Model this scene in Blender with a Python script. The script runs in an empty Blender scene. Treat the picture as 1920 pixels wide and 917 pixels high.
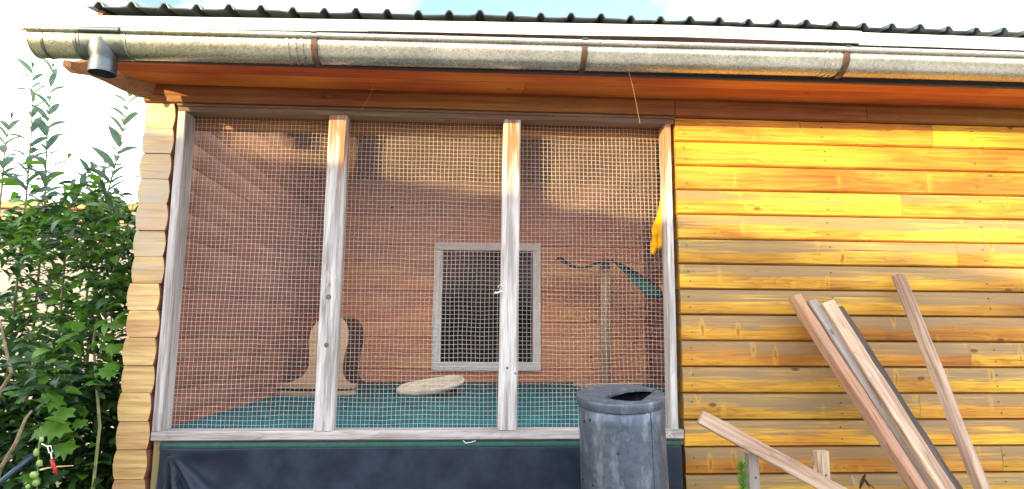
import bpy, bmesh, math, random
from mathutils import Vector, Matrix, noise as mnoise
random.seed(7)
S = bpy.context.scene
COL = S.collection
R = math.radians
# ------------------------------------------------------------------ camera
FPX = 1200.0
PIT, YAW, ROL = R(8.192), R(3.470), R(0.319)
CAM = Vector((0, -3.0, 1.5))
fw = Vector((math.sin(YAW)*math.cos(PIT), math.cos(YAW)*math.cos(PIT), math.sin(PIT)))
rt0 = Vector((math.cos(YAW), -math.sin(YAW), 0)); up0 = rt0.cross(fw)
rt = math.cos(ROL)*rt0 + math.sin(ROL)*up0
up = -math.sin(ROL)*rt0 + math.cos(ROL)*up0
cam = bpy.data.cameras.new('camera'); camo = bpy.data.objects.new('camera', cam); COL.objects.link(camo)
cam.sensor_width = 36; cam.lens = 36*FPX/1920; cam.clip_start = 0.05; cam.clip_end = 500
M = Matrix((rt, up, -fw)).transposed().to_4x4(); M.translation = CAM
camo.matrix_world = M
S.camera = camo
S.render.resolution_x = 1024; S.render.resolution_y = 489
def P(px, py, Y=0.0):
    d = fw + (px-960)/FPX*rt + (458.5-py)/FPX*up
    return CAM + d*((Y-CAM.y)/d.y)
# ------------------------------------------------------------------ light
SUN_AZ, SUN_EL = R(47), R(7.5)          # azimuth measured from the wall's normal, from the left
tosun = Vector((-math.sin(SUN_AZ)*math.cos(SUN_EL), -math.cos(SUN_AZ)*math.cos(SUN_EL), math.sin(SUN_EL)))
w = bpy.data.worlds.new('World'); S.world = w; w.use_nodes = True
nt = w.node_tree; nt.nodes.clear()
out = nt.nodes.new('ShaderNodeOutputWorld'); bg = nt.nodes.new('ShaderNodeBackground')
sky = nt.nodes.new('ShaderNodeTexSky'); sky.sky_type = 'NISHITA'; sky.sun_disc = False
sky.sun_elevation = SUN_EL; sky.sun_rotation = math.atan2(tosun.x, tosun.y)
sky.air_density = 1.0; sky.dust_density = 0.6; sky.ozone_density = 1.0
tc = nt.nodes.new('ShaderNodeTexCoord')
mp = nt.nodes.new('ShaderNodeMapping'); mp.inputs['Scale'].default_value = (1.3, 1.3, 2.6)
mp.inputs['Location'].default_value = (1.14, 19.5, 0.46)
cn = nt.nodes.new('ShaderNodeTexNoise'); cn.inputs['Scale'].default_value = 1.15; cn.inputs['Detail'].default_value = 6
cr = nt.nodes.new('ShaderNodeValToRGB'); cr.color_ramp.elements[0].position = 0.41; cr.color_ramp.elements[1].position = 0.63
mx = nt.nodes.new('ShaderNodeMix'); mx.data_type = 'RGBA'; mx.inputs['B'].default_value = (10.6, 10.8, 11.3, 1)
nt.links.new(tc.outputs['Generated'], mp.inputs[0]); nt.links.new(mp.outputs[0], cn.inputs['Vector'])
nt.links.new(cn.outputs['Fac'], cr.inputs[0]); nt.links.new(cr.outputs[0], mx.inputs['Factor'])
nt.links.new(sky.outputs[0], mx.inputs['A']); nt.links.new(mx.outputs['Result'], bg.inputs[0])
bg.inputs[1].default_value = 0.15; nt.links.new(bg.outputs[0], out.inputs[0])
sl = bpy.data.lights.new('sun', 'SUN'); sl.energy = 2.7; sl.angle = R(0.5); sl.color = (1.0, 0.82, 0.36)
so = bpy.data.objects.new('sun', sl); COL.objects.link(so)
so.rotation_euler = (-tosun).to_track_quat('-Z', 'Y').to_euler(); so.location = (-6, -6, 8)
S.view_settings.view_transform = 'Standard'; S.view_settings.look = 'None'
S.view_settings.exposure = 2.12; S.view_settings.gamma = 1
S.view_settings.use_curve_mapping = False
S.render.engine = 'CYCLES'
S.cycles.max_bounces = 10; S.cycles.transparent_max_bounces = 16
# ------------------------------------------------------------------ helpers
def setm(o, label=None, cat=None, group=None, kind=None):
    if label: o['label'] = label
    if cat: o['category'] = cat
    if group: o['group'] = group
    if kind: o['kind'] = kind
    return o
def empty(name, loc=(0, 0, 0), label=None, cat=None, group=None):
    o = bpy.data.objects.new(name, None); COL.objects.link(o); o.location = loc; o.empty_display_size = .1
    return setm(o, label, cat, group)
def link(name, me, parent=None, mw=None):
    o = bpy.data.objects.new(name, me); COL.objects.link(o)
    if mw is not None: o.matrix_world = mw
    if parent is not None:
        o.parent = parent
        o.matrix_parent_inverse = PINV.get(parent.name, Matrix.Identity(4))
    return o
PINV = {}
def reg(parent):                       # remember the inverse of a parent's world matrix
    PINV[parent.name] = Matrix.LocRotScale(parent.location, parent.rotation_euler, parent.scale).inverted() if parent.parent is None else Matrix.Identity(4)
    return parent
def mesh(name, v, f, mats, smooth=False, mi=None):
    me = bpy.data.meshes.new(name); me.from_pydata([tuple(p) for p in v], [], f)
    for m in (mats if isinstance(mats, (list, tuple)) else [mats]): me.materials.append(m)
    if mi: me.polygons.foreach_set('material_index', mi)
    if smooth: me.polygons.foreach_set('use_smooth', [True]*len(me.polygons))
    me.update(); return me
class MB:
    def __init__(s): s.v = []; s.f = []; s.mi = []
    def add(s, v, f, m=0):
        n = len(s.v); s.v += [Vector(p) for p in v]; s.f += [[i+n for i in q] for q in f]; s.mi += [m]*len(f)
        return s
    def box(s, a, b, m=0, ch=0.0):
        x0, y0, z0 = a; x1, y1, z1 = b
        if ch <= 0:
            v = [(x, y, z) for z in (z0, z1) for y in (y0, y1) for x in (x0, x1)]
            return s.add(v, [[0,2,3,1],[4,5,7,6],[0,1,5,4],[1,3,7,5],[3,2,6,7],[2,0,4,6]], m)
        bm = bmesh.new(); bmesh.ops.create_cube(bm, size=1)
        for q in bm.verts: q.co = Vector(((x0+x1)/2+q.co.x*(x1-x0), (y0+y1)/2+q.co.y*(y1-y0), (z0+z1)/2+q.co.z*(z1-z0)))
        bmesh.ops.bevel(bm, geom=bm.edges[:], offset=ch, segments=1, affect='EDGES')
        bm.verts.index_update()
        s.add([q.co.copy() for q in bm.verts], [[q.index for q in fc.verts] for fc in bm.faces], m); bm.free(); return s
    def tube(s, pts, r, n=8, m=0, cap=True):
        pts = [Vector(p) for p in pts]; rs = r if isinstance(r, (list, tuple)) else [r]*len(pts)
        v = []; f = []; ref = Vector((0, 0, 1))
        t0 = (pts[1]-pts[0]).normalized()
        if abs(t0.dot(ref)) > .9: ref = Vector((0, 1, 0))
        for i, p in enumerate(pts):
            t = (pts[min(i+1, len(pts)-1)]-pts[max(i-1, 0)]).normalized()
            a = t.cross(ref).normalized(); b = a.cross(t)
            for k in range(n):
                an = 2*math.pi*k/n; v.append(p+(a*math.cos(an)+b*math.sin(an))*rs[i])
        for i in range(len(pts)-1):
            for k in range(n): f.append([i*n+k, i*n+(k+1) % n, (i+1)*n+(k+1) % n, (i+1)*n+k])
        if cap: f.append(list(range(n))); f.append([(len(pts)-1)*n+k for k in reversed(range(n))])
        return s.add(v, f, m)
    def prism(s, prof, x0, x1, m=0, mcap=None, axis='x'):
        n = len(prof)
        v = [(x0, a, b) for a, b in prof]+[(x1, a, b) for a, b in prof]
        if axis == 'y': v = [(a, x, b) for x, a, b in v]
        if axis == 'z': v = [(a, b, x) for x, a, b in v]
        s.add(v, [[i, (i+1) % n, (i+1) % n+n, i+n] for i in range(n)], m)
        k = len(s.v)-2*n
        s.f += [[k+i for i in reversed(range(n))], [k+n+i for i in range(n)]]; s.mi += [m if mcap is None else mcap]*2
        return s
    def mesh(s, name, mats, smooth=False):
        me = mesh(name, s.v, s.f, mats, smooth, s.mi)
        bm = bmesh.new(); bm.from_mesh(me); bmesh.ops.recalc_face_normals(bm, faces=bm.faces[:]); bm.to_mesh(me); bm.free()
        return me
    def build(s, name, mats, parent=None, smooth=False, mw=None):
        return link(name, s.mesh(name, mats, smooth), parent, mw)
def autosmooth(o, deg=35):
    me = o.data
    bm = bmesh.new(); bm.from_mesh(me)
    for fc in bm.faces: fc.smooth = True
    for e in bm.edges:
        if len(e.link_faces) == 2 and e.calc_face_angle(0) > R(deg): e.smooth = False
    bm.to_mesh(me); bm.free()
# ------------------------------------------------------------------ materials
class NT:
    def __init__(s, name):
        s.m = bpy.data.materials.new(name); s.m.use_nodes = True; s.t = s.m.node_tree
        s.b = s.t.nodes['Principled BSDF']; s.o = s.t.nodes['Material Output']
    def n(s, ty, **kw):
        q = s.t.nodes.new('ShaderNode'+ty)
        for k, v in kw.items(): setattr(q, k, v)
        return q
    def l(s, a, b): s.t.links.new(a, b)
    def math(s, op, a, b=None, c=None, clamp=False):
        q = s.n('Math', operation=op); q.use_clamp = clamp
        for i, x in enumerate((a, b, c)):
            if x is None: continue
            if isinstance(x, (int, float)): q.inputs[i].default_value = x
            else: s.l(x, q.inputs[i])
        return q.outputs[0]
    def mix(s, fac, a, b, blend='MIX'):
        q = s.n('Mix', data_type='RGBA', blend_type=blend)
        for k, x in (('Factor', fac), ('A', a), ('B', b)):
            if isinstance(x, (int, float)): q.inputs[k].default_value = x
            elif isinstance(x, tuple): q.inputs[k].default_value = x+(1,) if len(x) == 3 else x
            else: s.l(x, q.inputs[k])
        return q.outputs['Result']
    def noise(s, vec, scale=1, detail=3, dist=0, rough=.5):
        q = s.n('TexNoise'); q.inputs['Scale'].default_value = scale; q.inputs['Detail'].default_value = detail
        q.inputs['Distortion'].default_value = dist; q.inputs['Roughness'].default_value = rough
        s.l(vec, q.inputs['Vector']); return q.outputs['Fac']
    def ramp(s, x, a, b, va=0.0, vb=1.0):
        q = s.n('MapRange', interpolation_type='SMOOTHSTEP')
        q.inputs['From Min'].default_value = a; q.inputs['From Max'].default_value = b
        q.inputs['To Min'].default_value = va; q.inputs['To Max'].default_value = vb
        s.l(x, q.inputs['Value']); return q.outputs['Result']
    def vscale(s, vec, sc):
        q = s.n('VectorMath', operation='MULTIPLY'); s.l(vec, q.inputs[0]); q.inputs[1].default_value = sc; return q.outputs[0]
    def objco(s, k=37.0):
        t = s.n('TexCoord'); oi = s.n('ObjectInfo'); c = s.n('CombineXYZ')
        s.l(s.math('MULTIPLY', oi.outputs['Random'], k), c.inputs[0]); s.l(s.math('MULTIPLY', oi.outputs['Random'], k*2.3), c.inputs[1])
        s.l(s.math('MULTIPLY', oi.outputs['Random'], k*.7), c.inputs[2])
        a = s.n('VectorMath', operation='ADD'); s.l(t.outputs['Object'], a.inputs[0]); s.l(c.outputs[0], a.inputs[1])
        s.rnd = oi.outputs['Random']; s.raw = t.outputs['Object']
        return a.outputs[0]
    def worldpos(s): return s.n('NewGeometry').outputs['Position']
    def bump(s, h, strength=.3, dist=.003):
        q = s.n('Bump'); q.inputs['Strength'].default_value = strength; q.inputs['Distance'].default_value = dist
        s.l(h, q.inputs['Height']); s.l(q.outputs[0], s.b.inputs['Normal'])
    def set(s, **kw):
        for k, v in kw.items():
            i = s.b.inputs[k.replace('_', ' ')]
            if isinstance(v, (int, float)): i.default_value = v
            elif isinstance(v, tuple): i.default_value = v+(1,) if len(v) == 3 else v
            else: s.l(v, i)
        return s.m
def wood(name, light, dark, weather=None, wamt=(.5, .7), zweather=None, knot=(.10, .04, .015), figure=.55, rough=.62, var=.16, axis=0, fine=1.0, worldw=None, knots=True, whorl=False, hue=.010):
    n = NT(name); co = n.objco()
    def ax(a, b): return (a, b, b) if axis == 0 else ((b, a, b) if axis == 1 else (b, b, a))
    fig = n.noise(n.vscale(co, ax(.8, 12)), 1, 3, .35, .45)
    if knots:
        v = n.n('TexVoronoi'); v.inputs['Scale'].default_value = 6.5; n.l(n.vscale(co, ax(.5, 1.0)), v.inputs['Vector'])
        kd = v.outputs['Distance']
        halo = n.ramp(kd, .03, .30, 1, 0); kn = n.ramp(kd, .04, .085, 1, 0)
        fig = n.math('ADD', fig, n.math('MULTIPLY', halo, .085))
    saw = n.math('FRACT', n.math('MULTIPLY', fig, 15))
    ring = n.math('MULTIPLY', saw, n.ramp(saw, .90, 1.0, 1, 0))
    fib = n.noise(n.vscale(co, ax(2.2, 85*fine)), 1, 5, 0, .68)
    g = n.math('ADD', n.math('MULTIPLY', n.math('POWER', ring, 2.2), figure), n.math('MULTIPLY', n.ramp(fib, .36, .66), 1-figure))
    c = n.mix(g, light, dark)
    tone = n.noise(n.vscale(co, ax(1.6, 5)), 1, 2)
    val = n.math('ADD', n.ramp(tone, .25, .75, 1-var*1.3, 1+var*1.3), n.math('MULTIPLY_ADD', n.rnd, var*1.6, -var*.8))
    hs = n.n('HueSaturation'); n.l(val, hs.inputs['Value']); n.l(c, hs.inputs['Color'])
    n.l(n.math('ADD', n.ramp(tone, .3, .7, .486, .508), n.math('MULTIPLY_ADD', n.math('FRACT', n.math('MULTIPLY', n.rnd, 7.31)), hue, -hue*.5)), hs.inputs['Hue'])
    c = hs.outputs[0]
    if weather:
        wn = n.math('ADD', n.math('MULTIPLY', n.noise(n.vscale(co, ax(1.8, 6)), 1, 4, .4, .6), .38), n.math('MULTIPLY', n.noise(n.vscale(co, ax(1.5, 46)), 1, 7, .5, .75), .62))
        if zweather:
            sx = n.n('SeparateXYZ'); n.l(n.raw, sx.inputs[0])
            wn = n.math('ADD', wn, n.ramp(sx.outputs[2], zweather[0], zweather[1], -.16, .16))
        if worldw:
            sw = n.n('SeparateXYZ'); n.l(n.worldpos(), sw.inputs[0])
            wn = n.math('ADD', wn, n.ramp(sw.outputs[2], worldw[0], worldw[1], worldw[2], worldw[3]))
        wn = n.math('ADD', wn, n.math('MULTIPLY_ADD', fib, .34, -.17))
        wm = n.math('MULTIPLY', n.ramp(wn, wamt[0], wamt[1]), n.ramp(fib, .3, .6, .45, 1))
        c = n.mix(wm, c, weather)
    if knots: c = n.mix(n.math('MULTIPLY', kn, .85), c, knot)
    if whorl:
        v2 = n.n('TexVoronoi'); v2.inputs['Scale'].default_value = 1.0; n.l(n.vscale(co, ax(17, 5.0)), v2.inputs['Vector'])
        dis = n.math('ADD', v2.outputs['Distance'], n.math('MULTIPLY_ADD', n.noise(n.vscale(co, ax(60, 34)), 1, 3), .40, -.20))
        wk = n.ramp(dis, .06, .20, 1, 0); wk2 = n.ramp(dis, .10, .36, 1, 0)
        sc_ = n.n('SeparateColor'); n.l(v2.outputs['Color'], sc_.inputs[0])
        c = n.mix(n.math('MULTIPLY', n.math('MULTIPLY', wk2, n.ramp(sc_.outputs[0], .62, .72)), .35), c, tuple(min(1, q*1.3) for q in light))
        c = n.mix(n.math('MULTIPLY', n.math('MULTIPLY', wk, n.ramp(sc_.outputs[0], .62, .72)), .7), c, tuple(q*.62 for q in dark))
    ck = n.ramp(n.noise(n.vscale(co, ax(1.3, 60)), 1, 3), .685, .72)
    c = n.mix(n.math('MULTIPLY', ck, .55), c, tuple(q*.3 for q in dark))
    h = n.math('SUBTRACT', n.math('ADD', n.math('MULTIPLY', fib, .7), n.math('MULTIPLY', ring, .2)), n.math('MULTIPLY', ck, .6))
    n.bump(h, .55, .0022)
    return n.set(Base_Color=c, Roughness=n.ramp(fib, .2, .8, rough-.1, rough+.12), Specular_IOR_Level=.3)
def plain(name, col, rough=.6, metal=0, nscale=8, namt=.25, bump=0, spec=.5, col2=None):
    n = NT(name); co = n.objco()
    a = n.noise(co, nscale, 5, .2, .6)
    c = n.mix(n.ramp(a, .3, .7), tuple(q*(1-namt) for q in col), col2 or tuple(min(1, q*(1+namt)) for q in col))
    if bump: n.bump(n.noise(co, nscale*6, 4), bump, .002)
    return n.set(Base_Color=c, Roughness=rough, Metallic=metal, Specular_IOR_Level=spec)
GOLD = wood('golden_log', (.60, .325, .040), (.32, .125, .009), var=.24, weather=(.25, .165, .085), wamt=(.46, .60), zweather=(-.045, .05), worldw=(2.0, 2.4, .03, -.22), figure=.5, whorl=True, hue=.034)
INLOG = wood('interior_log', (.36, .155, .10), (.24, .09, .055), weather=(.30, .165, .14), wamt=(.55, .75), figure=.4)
ENDG = wood('log_end', (.60, .40, .18), (.36, .20, .07), weather=(.46, .385, .32), wamt=(.46, .66), worldw=(1.5, 2.0, -.12, .10), axis=1, fine=.6, knots=False, figure=.25)
BEAM = wood('brown_beam', (.27, .105, .028), (.15, .05, .012), figure=.4, weather=(.24, .105, .045), knot=(.04, .015, .008))
SOFF = wood('soffit_wood', (.50, .135, .022), (.32, .07, .010), figure=.35, knot=(.06, .015, .006))
BACKW = wood('back_cladding', (.88, .40, .19), (.68, .25, .10), figure=.35, knot=(.14, .05, .025), var=.1)
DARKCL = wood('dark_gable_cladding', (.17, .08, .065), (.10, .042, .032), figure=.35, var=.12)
POST = wood('weathered_post', (.56, .53, .53), (.19, .155, .145), weather=(.32, .15, .08), wamt=(.54, .66), worldw=(1.9, 2.45, -.14, .14), knot=(.16, .12, .10), fine=.45, figure=.25, var=.10)
RAIL = wood('weathered_rail', (.50, .46, .46), (.18, .14, .125), weather=(.21, .13, .08), wamt=(.58, .72), knot=(.16, .12, .10), fine=.6, figure=.3, var=.08)
RAILD = wood('brown_weathered_rail', (.20, .125, .085), (.10, .055, .035), weather=(.14, .07, .04), wamt=(.5, .66), fine=.6, figure=.3, var=.08)
OLIVEP = wood('olive_post', (.30, .235, .11), (.19, .14, .06), figure=.3)
PLK_R = wood('reddish_plank', (.42, .25, .14), (.22, .11, .055), weather=(.31, .25, .21), wamt=(.48, .66), fine=.6, figure=.45)
PLK_G = wood('grey_plank', (.30, .235, .19), (.14, .10, .075), weather=(.33, .30, .28), wamt=(.45, .6), fine=.6, figure=.45)
PLK_L = wood('pale_plank', (.50, .37, .265), (.23, .135, .08), weather=(.24, .145, .10), wamt=(.50, .64), fine=.55, figure=.48)
PLK_D = wood('dark_plank', (.09, .065, .05), (.04, .028, .02), weather=(.18, .15, .13), fine=.6, figure=.3)
CATW = wood('cat_furniture_wood', (.64, .44, .28), (.50, .32, .19), figure=.25, var=.06)
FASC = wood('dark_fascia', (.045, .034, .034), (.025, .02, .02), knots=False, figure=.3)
CORB = wood('corbel_wood', (.33, .16, .085), (.21, .09, .045), figure=.35)
FENCEW = wood('fence_cap_wood', (.55, .30, .14), (.38, .18, .08), figure=.35)
def galv(name, col, rough, sp, metal=.9, rust=None, scale=70):
    n = NT(name); co = n.objco(0)
    v = n.n('TexVoronoi'); v.inputs['Scale'].default_value = scale
    w_ = n.n('TexNoise'); w_.inputs['Scale'].default_value = scale*.5; n.l(co, w_.inputs['Vector'])
    a = n.n('VectorMath', operation='MULTIPLY_ADD'); n.l(w_.outputs['Color'], a.inputs[0]); a.inputs[1].default_value = (.02, .02, .02); n.l(n.vscale(co, (.8, 1, 1)), a.inputs[2])
    n.l(a.outputs[0], v.inputs['Vector'])
    sx = n.n('SeparateColor'); n.l(v.outputs['Color'], sx.inputs[0])
    big = n.noise(co, 5, 4, .3)
    c = n.mix(n.math('MULTIPLY_ADD', sx.outputs[0], sp, n.math('MULTIPLY', n.ramp(big, .3, .7), .4)), col, tuple(q*.5 for q in col))
    if rust:
        rm = n.ramp(n.noise(n.vscale(co, (1, 1, .25)), 11, 6, .3, .65), rust[0], rust[1])
        c = n.mix(n.math('MULTIPLY', rm, .75), c, (.24, .12, .07))
        pale = n.ramp(n.noise(n.vscale(co, (1, 1, .30)), 22, 7, .2, .75), .50, .62)
        c = n.mix(n.math('MULTIPLY', pale, .38), c, (.26, .30, .36))
        n.set(Metallic=n.math('MULTIPLY_ADD', rm, -metal*.8, metal))
    else: n.set(Metallic=metal)
    n.bump(n.noise(co, 9, 2), .12, .004)
    return n.set(Base_Color=c, Roughness=n.math('MULTIPLY_ADD', sx.outputs[1], .16, rough))
GALV = galv('galvanised_gutter', (.60, .57, .51), .24, .55, scale=150)
ZINC = galv('zinc_fitting', (.15, .17, .20), .38, .2)
BIN = galv('galvanised_bin', (.10, .125, .17), .38, .5, metal=.55, rust=(.56, .72), scale=60)
STRAP = plain('rusty_strap', (.10, .055, .04), .5, .6, 30, .4)
ROOF = plain('roof_sheet', (.035, .05, .062), .4, .1, 10, .2)
FLASH = NT('white_flashing'); _c = FLASH.objco()
_r = FLASH.ramp(FLASH.noise(FLASH.vscale(_c, (7, 7, 1)), 1, 5, .2, .6), .60, .74)
FLASH = FLASH.set(Base_Color=FLASH.mix(FLASH.math('MULTIPLY', _r, .6), (.80, .78, .78), (.52, .36, .26)), Roughness=.35, Metallic=.1)
WIREM = plain('galvanised_wire', (.68, .58, .54), .45, .1, 40, .15)
MAT_G = plain('green_mat', (.003, .112, .14), .85, 0, 7, .35, .5, .15)
TARP = NT('black_tarp'); _c = TARP.objco(0)
_a = TARP.noise(_c, 9, 6, .2, .65); _f = TARP.noise(_c, 120, 3)
TARP.bump(_f, .35, .0015)
TARP = TARP.set(Base_Color=TARP.mix(TARP.ramp(_a, .35, .7), (.008, .014, .027), (.020, .030, .052)), Specular_IOR_Level=.28, Roughness=TARP.ramp(_a, .3, .7, .38, .50))
WFRAME = plain('white_window_frame', (.93, .92, .94), .35, 0, 6, .03)
GLASS = NT('dark_window_glass').set(Base_Color=(.004, .006, .012), Roughness=.05, Specular_IOR_Level=.06)
BLACK = plain('black_void', (.008, .008, .009), .7, 0, 10, .2)
NAIL = plain('nail_head', (.06, .045, .04), .5, .5, 30, .3)
YELL = plain('yellow_cloth', (.70, .33, .01), .8, 0, 25, .25, .4, .2)
SISAL = NT('sisal_rope'); _c = SISAL.objco(0)
_wv = SISAL.n('TexWave', bands_direction='Z'); _wv.inputs['Scale'].default_value = 32; _wv.inputs['Distortion'].default_value = .6; SISAL.l(_c, _wv.inputs['Vector'])
SISAL.bump(_wv.outputs['Fac'], .8, .004)
SISAL = SISAL.set(Base_Color=SISAL.mix(_wv.outputs['Fac'], (.42, .27, .17), (.66, .45, .30)), Roughness=.9)
TEAL = plain('teal_felt', (.006, .070, .090), .9, 0, 40, .2, .4, .1)
DKBROWN = plain('brown_felt_and_shadow', (.07, .028, .02), .9, 0, 40, .2, .3, .1)
WHITEP = plain('white_plastic', (.82, .82, .80), .4, 0, 20, .05)
STRING = plain('white_string', (.8, .8, .78), .8, 0, 60, .1)
STRAW = plain('dry_straw', (.62, .45, .22), .7, 0, 60, .2)
REDP = plain('red_plastic', (.42, .02, .02), .4, 0, 20, .25)
HOSE = plain('blue_black_pole', (.012, .035, .055), .35, 0, 12, .3)
FRUIT = plain('unripe_fruit', (.22, .34, .09), .4, 0, 20, .25)
RENDERW = plain('white_render', (.26, .235, .26), .85, 0, 5, .08, .3, .2)
BRICKH = plain('house_render', (.55, .48, .42), .85, 0, 3, .1, .2, .2)
ROOFH = plain('house_roof_tiles', (.16, .075, .055), .8, 0, 9, .3, .3, .2)
def leafmat(name, c1, c2, trans=.35):
    n = NT(name); g = n.n('ObjectInfo'); p = n.worldpos()
    a = n.noise(p, 3.2, 2); b = n.noise(p, 31, 2)
    f = n.math('ADD', n.math('MULTIPLY', n.ramp(a, .3, .7), .55), n.math('MULTIPLY', n.ramp(b, .3, .7), .45))
    c = n.mix(f, c1, c2)
    n.set(Base_Color=c, Roughness=.42, Specular_IOR_Level=.4)
    t = n.n('BsdfTranslucent'); n.l(c, t.inputs['Color']); m = n.n('MixShader'); m.inputs[0].default_value = trans
    n.l(n.b.outputs[0], m.inputs[1]); n.l(t.outputs[0], m.inputs[2]); n.l(m.outputs[0], n.o.inputs['Surface'])
    return n.m
LEAF_D = leafmat('dark_leaf', (.012, .045, .02), (.055, .125, .028))
LEAF_T = leafmat('tall_stem_leaf', (.085, .155, .12), (.15, .23, .14), .6)
LEAF_V = leafmat('vine_leaf', (.055, .16, .018), (.13, .27, .025), .4)
NEEDLE = leafmat('needle', (.05, .16, .02), (.12, .27, .03), .3)
BARK = plain('twig_bark', (.24, .165, .10), .8, 0, 30, .35)
TWIG = plain('green_twig', (.20, .20, .08), .7, 0, 30, .3)
_n = NT('insect_net'); _t = _n.n('BsdfTransparent'); _d = _n.n('BsdfDiffuse'); _d.inputs['Color'].default_value = (.34, .25, .21, 1)
_tl = _n.n('BsdfTranslucent'); _tl.inputs['Color'].default_value = (.34, .25, .21, 1)
_ad = _n.n('MixShader'); _ad.inputs[0].default_value = .25; _n.l(_d.outputs[0], _ad.inputs[1]); _n.l(_tl.outputs[0], _ad.inputs[2])
_mx = _n.n('MixShader'); _c = _n.objco(0)
_n.l(_n.ramp(_n.noise(_n.vscale(_c, (6, 1, 6)), 1, 3), .3, .7, .02, .05), _mx.inputs[0])
_n.l(_t.outputs[0], _mx.inputs[1]); _n.l(_ad.outputs[0], _mx.inputs[2]); _n.l(_mx.outputs[0], _n.o.inputs['Surface']); NET = _n.m
_n = NT('net_with_painted_shade'); _t = _n.n('BsdfTransparent'); _d = _n.n('BsdfDiffuse'); _d.inputs['Color'].default_value = (.205, .118, .105, 1)  # brown veil; its colour and opacity stand in for shade in the upper bay
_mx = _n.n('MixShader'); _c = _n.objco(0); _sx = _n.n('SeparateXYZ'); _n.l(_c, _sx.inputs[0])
_hh = _n.math('SUBTRACT', _sx.outputs[2], _n.math('MULTIPLY_ADD', _sx.outputs[0], .20, 1.98))        # metres above the edge where the painted shade fades out
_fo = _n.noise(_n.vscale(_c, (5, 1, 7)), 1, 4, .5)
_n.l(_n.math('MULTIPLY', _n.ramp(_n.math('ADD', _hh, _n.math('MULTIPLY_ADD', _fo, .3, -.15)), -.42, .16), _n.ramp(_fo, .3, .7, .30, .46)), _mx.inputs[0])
_n.l(_t.outputs[0], _mx.inputs[1]); _n.l(_d.outputs[0], _mx.inputs[2]); _n.l(_mx.outputs[0], _n.o.inputs['Surface']); SHADE_NET = _n.m
_n = NT('garden_ground'); _p = _n.worldpos()
_n.bump(_n.noise(_p, 40, 4), .6, .01)
GROUND = _n.set(Base_Color=_n.mix(_n.ramp(_n.noise(_p, 1.3, 6, .3, .65), .35, .65), (.10, .12, .045), (.20, .17, .12)), Roughness=.95)
# ------------------------------------------------------------------ setting
g = MB().add([(-120, -120, 0), (120, -120, 0), (120, 120, 0), (-120, 120, 0)], [[0, 1, 2, 3]]).build('ground', GROUND)
setm(g, 'patchy grass and bare soil garden ground around the cabin', 'ground', kind='structure')
pv = MB(); PAV = plain('pale_concrete', (.42, .40, .37), .9, 0, 2.5, .15, .4, .2)
pvo = MB().box((-1.5, -7, -.05), (6, -.9, .02)).build('bounce_paving', PAV); setm(pvo, 'unseen pale concrete slab added in front of the cabin to bounce light', 'bounce_paving', kind='structure')  # unseen slab added to bounce light up to the eaves and bay
# ------------------------------------------------------------------ cabin
XL0, XL1 = -1.556, -1.412            # corner logs
XR = 0.985                           # where the clad front wall starts
PIT_ = 0.1218; ZT = 2.583            # log pitch, underside of the top beam
YB = 3.15                            # back wall of the cage
XI = 1.68                            # right inner wall of the cage
ZF = 1.070                           # cage floor
cabin = reg(empty('log_cabin', (0, 0, 0), 'golden log cabin with orange eaves, dark ribbed roof edge and screened corner bay', 'cabin'))
def log_profile(h, b, back):
    return [(.013, -h/2), (-.001, -h/2+.006), (-b*.7, -h*.30), (-b, -h*.08), (-b, h*.12), (-b*.7, h*.32), (-.001, h/2-.005), (.013, h/2), (back, h/2), (back, -h/2)]
_cache = {}
def logmesh(L, h, b, back, mats):
    k = (round(L, 3), round(h, 3), b, back, mats[0].name)
    if k not in _cache: _cache[k] = MB().prism(log_profile(h, b, back), -L/2, L/2, 0, 1).mesh('log', mats)
    return _cache[k]
seams = {0: 1770, 3: 1699, 5: 1796, 9: 1803, 11: 1702, 13: 1842, 15: 1500, 17: 1760}
XEND = 4.2
for k in range(21):
    z = ZT-PIT_*(k+.5)
    if z < .03: break
    cuts = [XR]+([P(seams[k], 500).x] if k in seams else [])+[XEND]
    for a, b in zip(cuts, cuts[1:]):
        o = link('log', logmesh(b-a-.0022, PIT_-.003, .0065, .135, [GOLD, GOLD]), cabin, Matrix.Translation(((a+b)/2, random.uniform(-.0015, .0015), z)))
# nail heads of the front wall, two per log at each stud
nb = MB()
for k in range(20):
    z = ZT-PIT_*(k+.5)
    for xs in (1.03, 1.735, 2.52, 3.2):
        for dz in (-.027, .022):
            x = xs+random.uniform(-.008, .008); zz = z+dz+random.uniform(-.006, .006)
            if random.random() < .3: continue
            nb.tube([(x, -.0085, zz), (x, -.0135, zz)], .0027, 6)
setm(nb.build('nail_heads', NAIL, cabin), kind='stuff')
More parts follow.
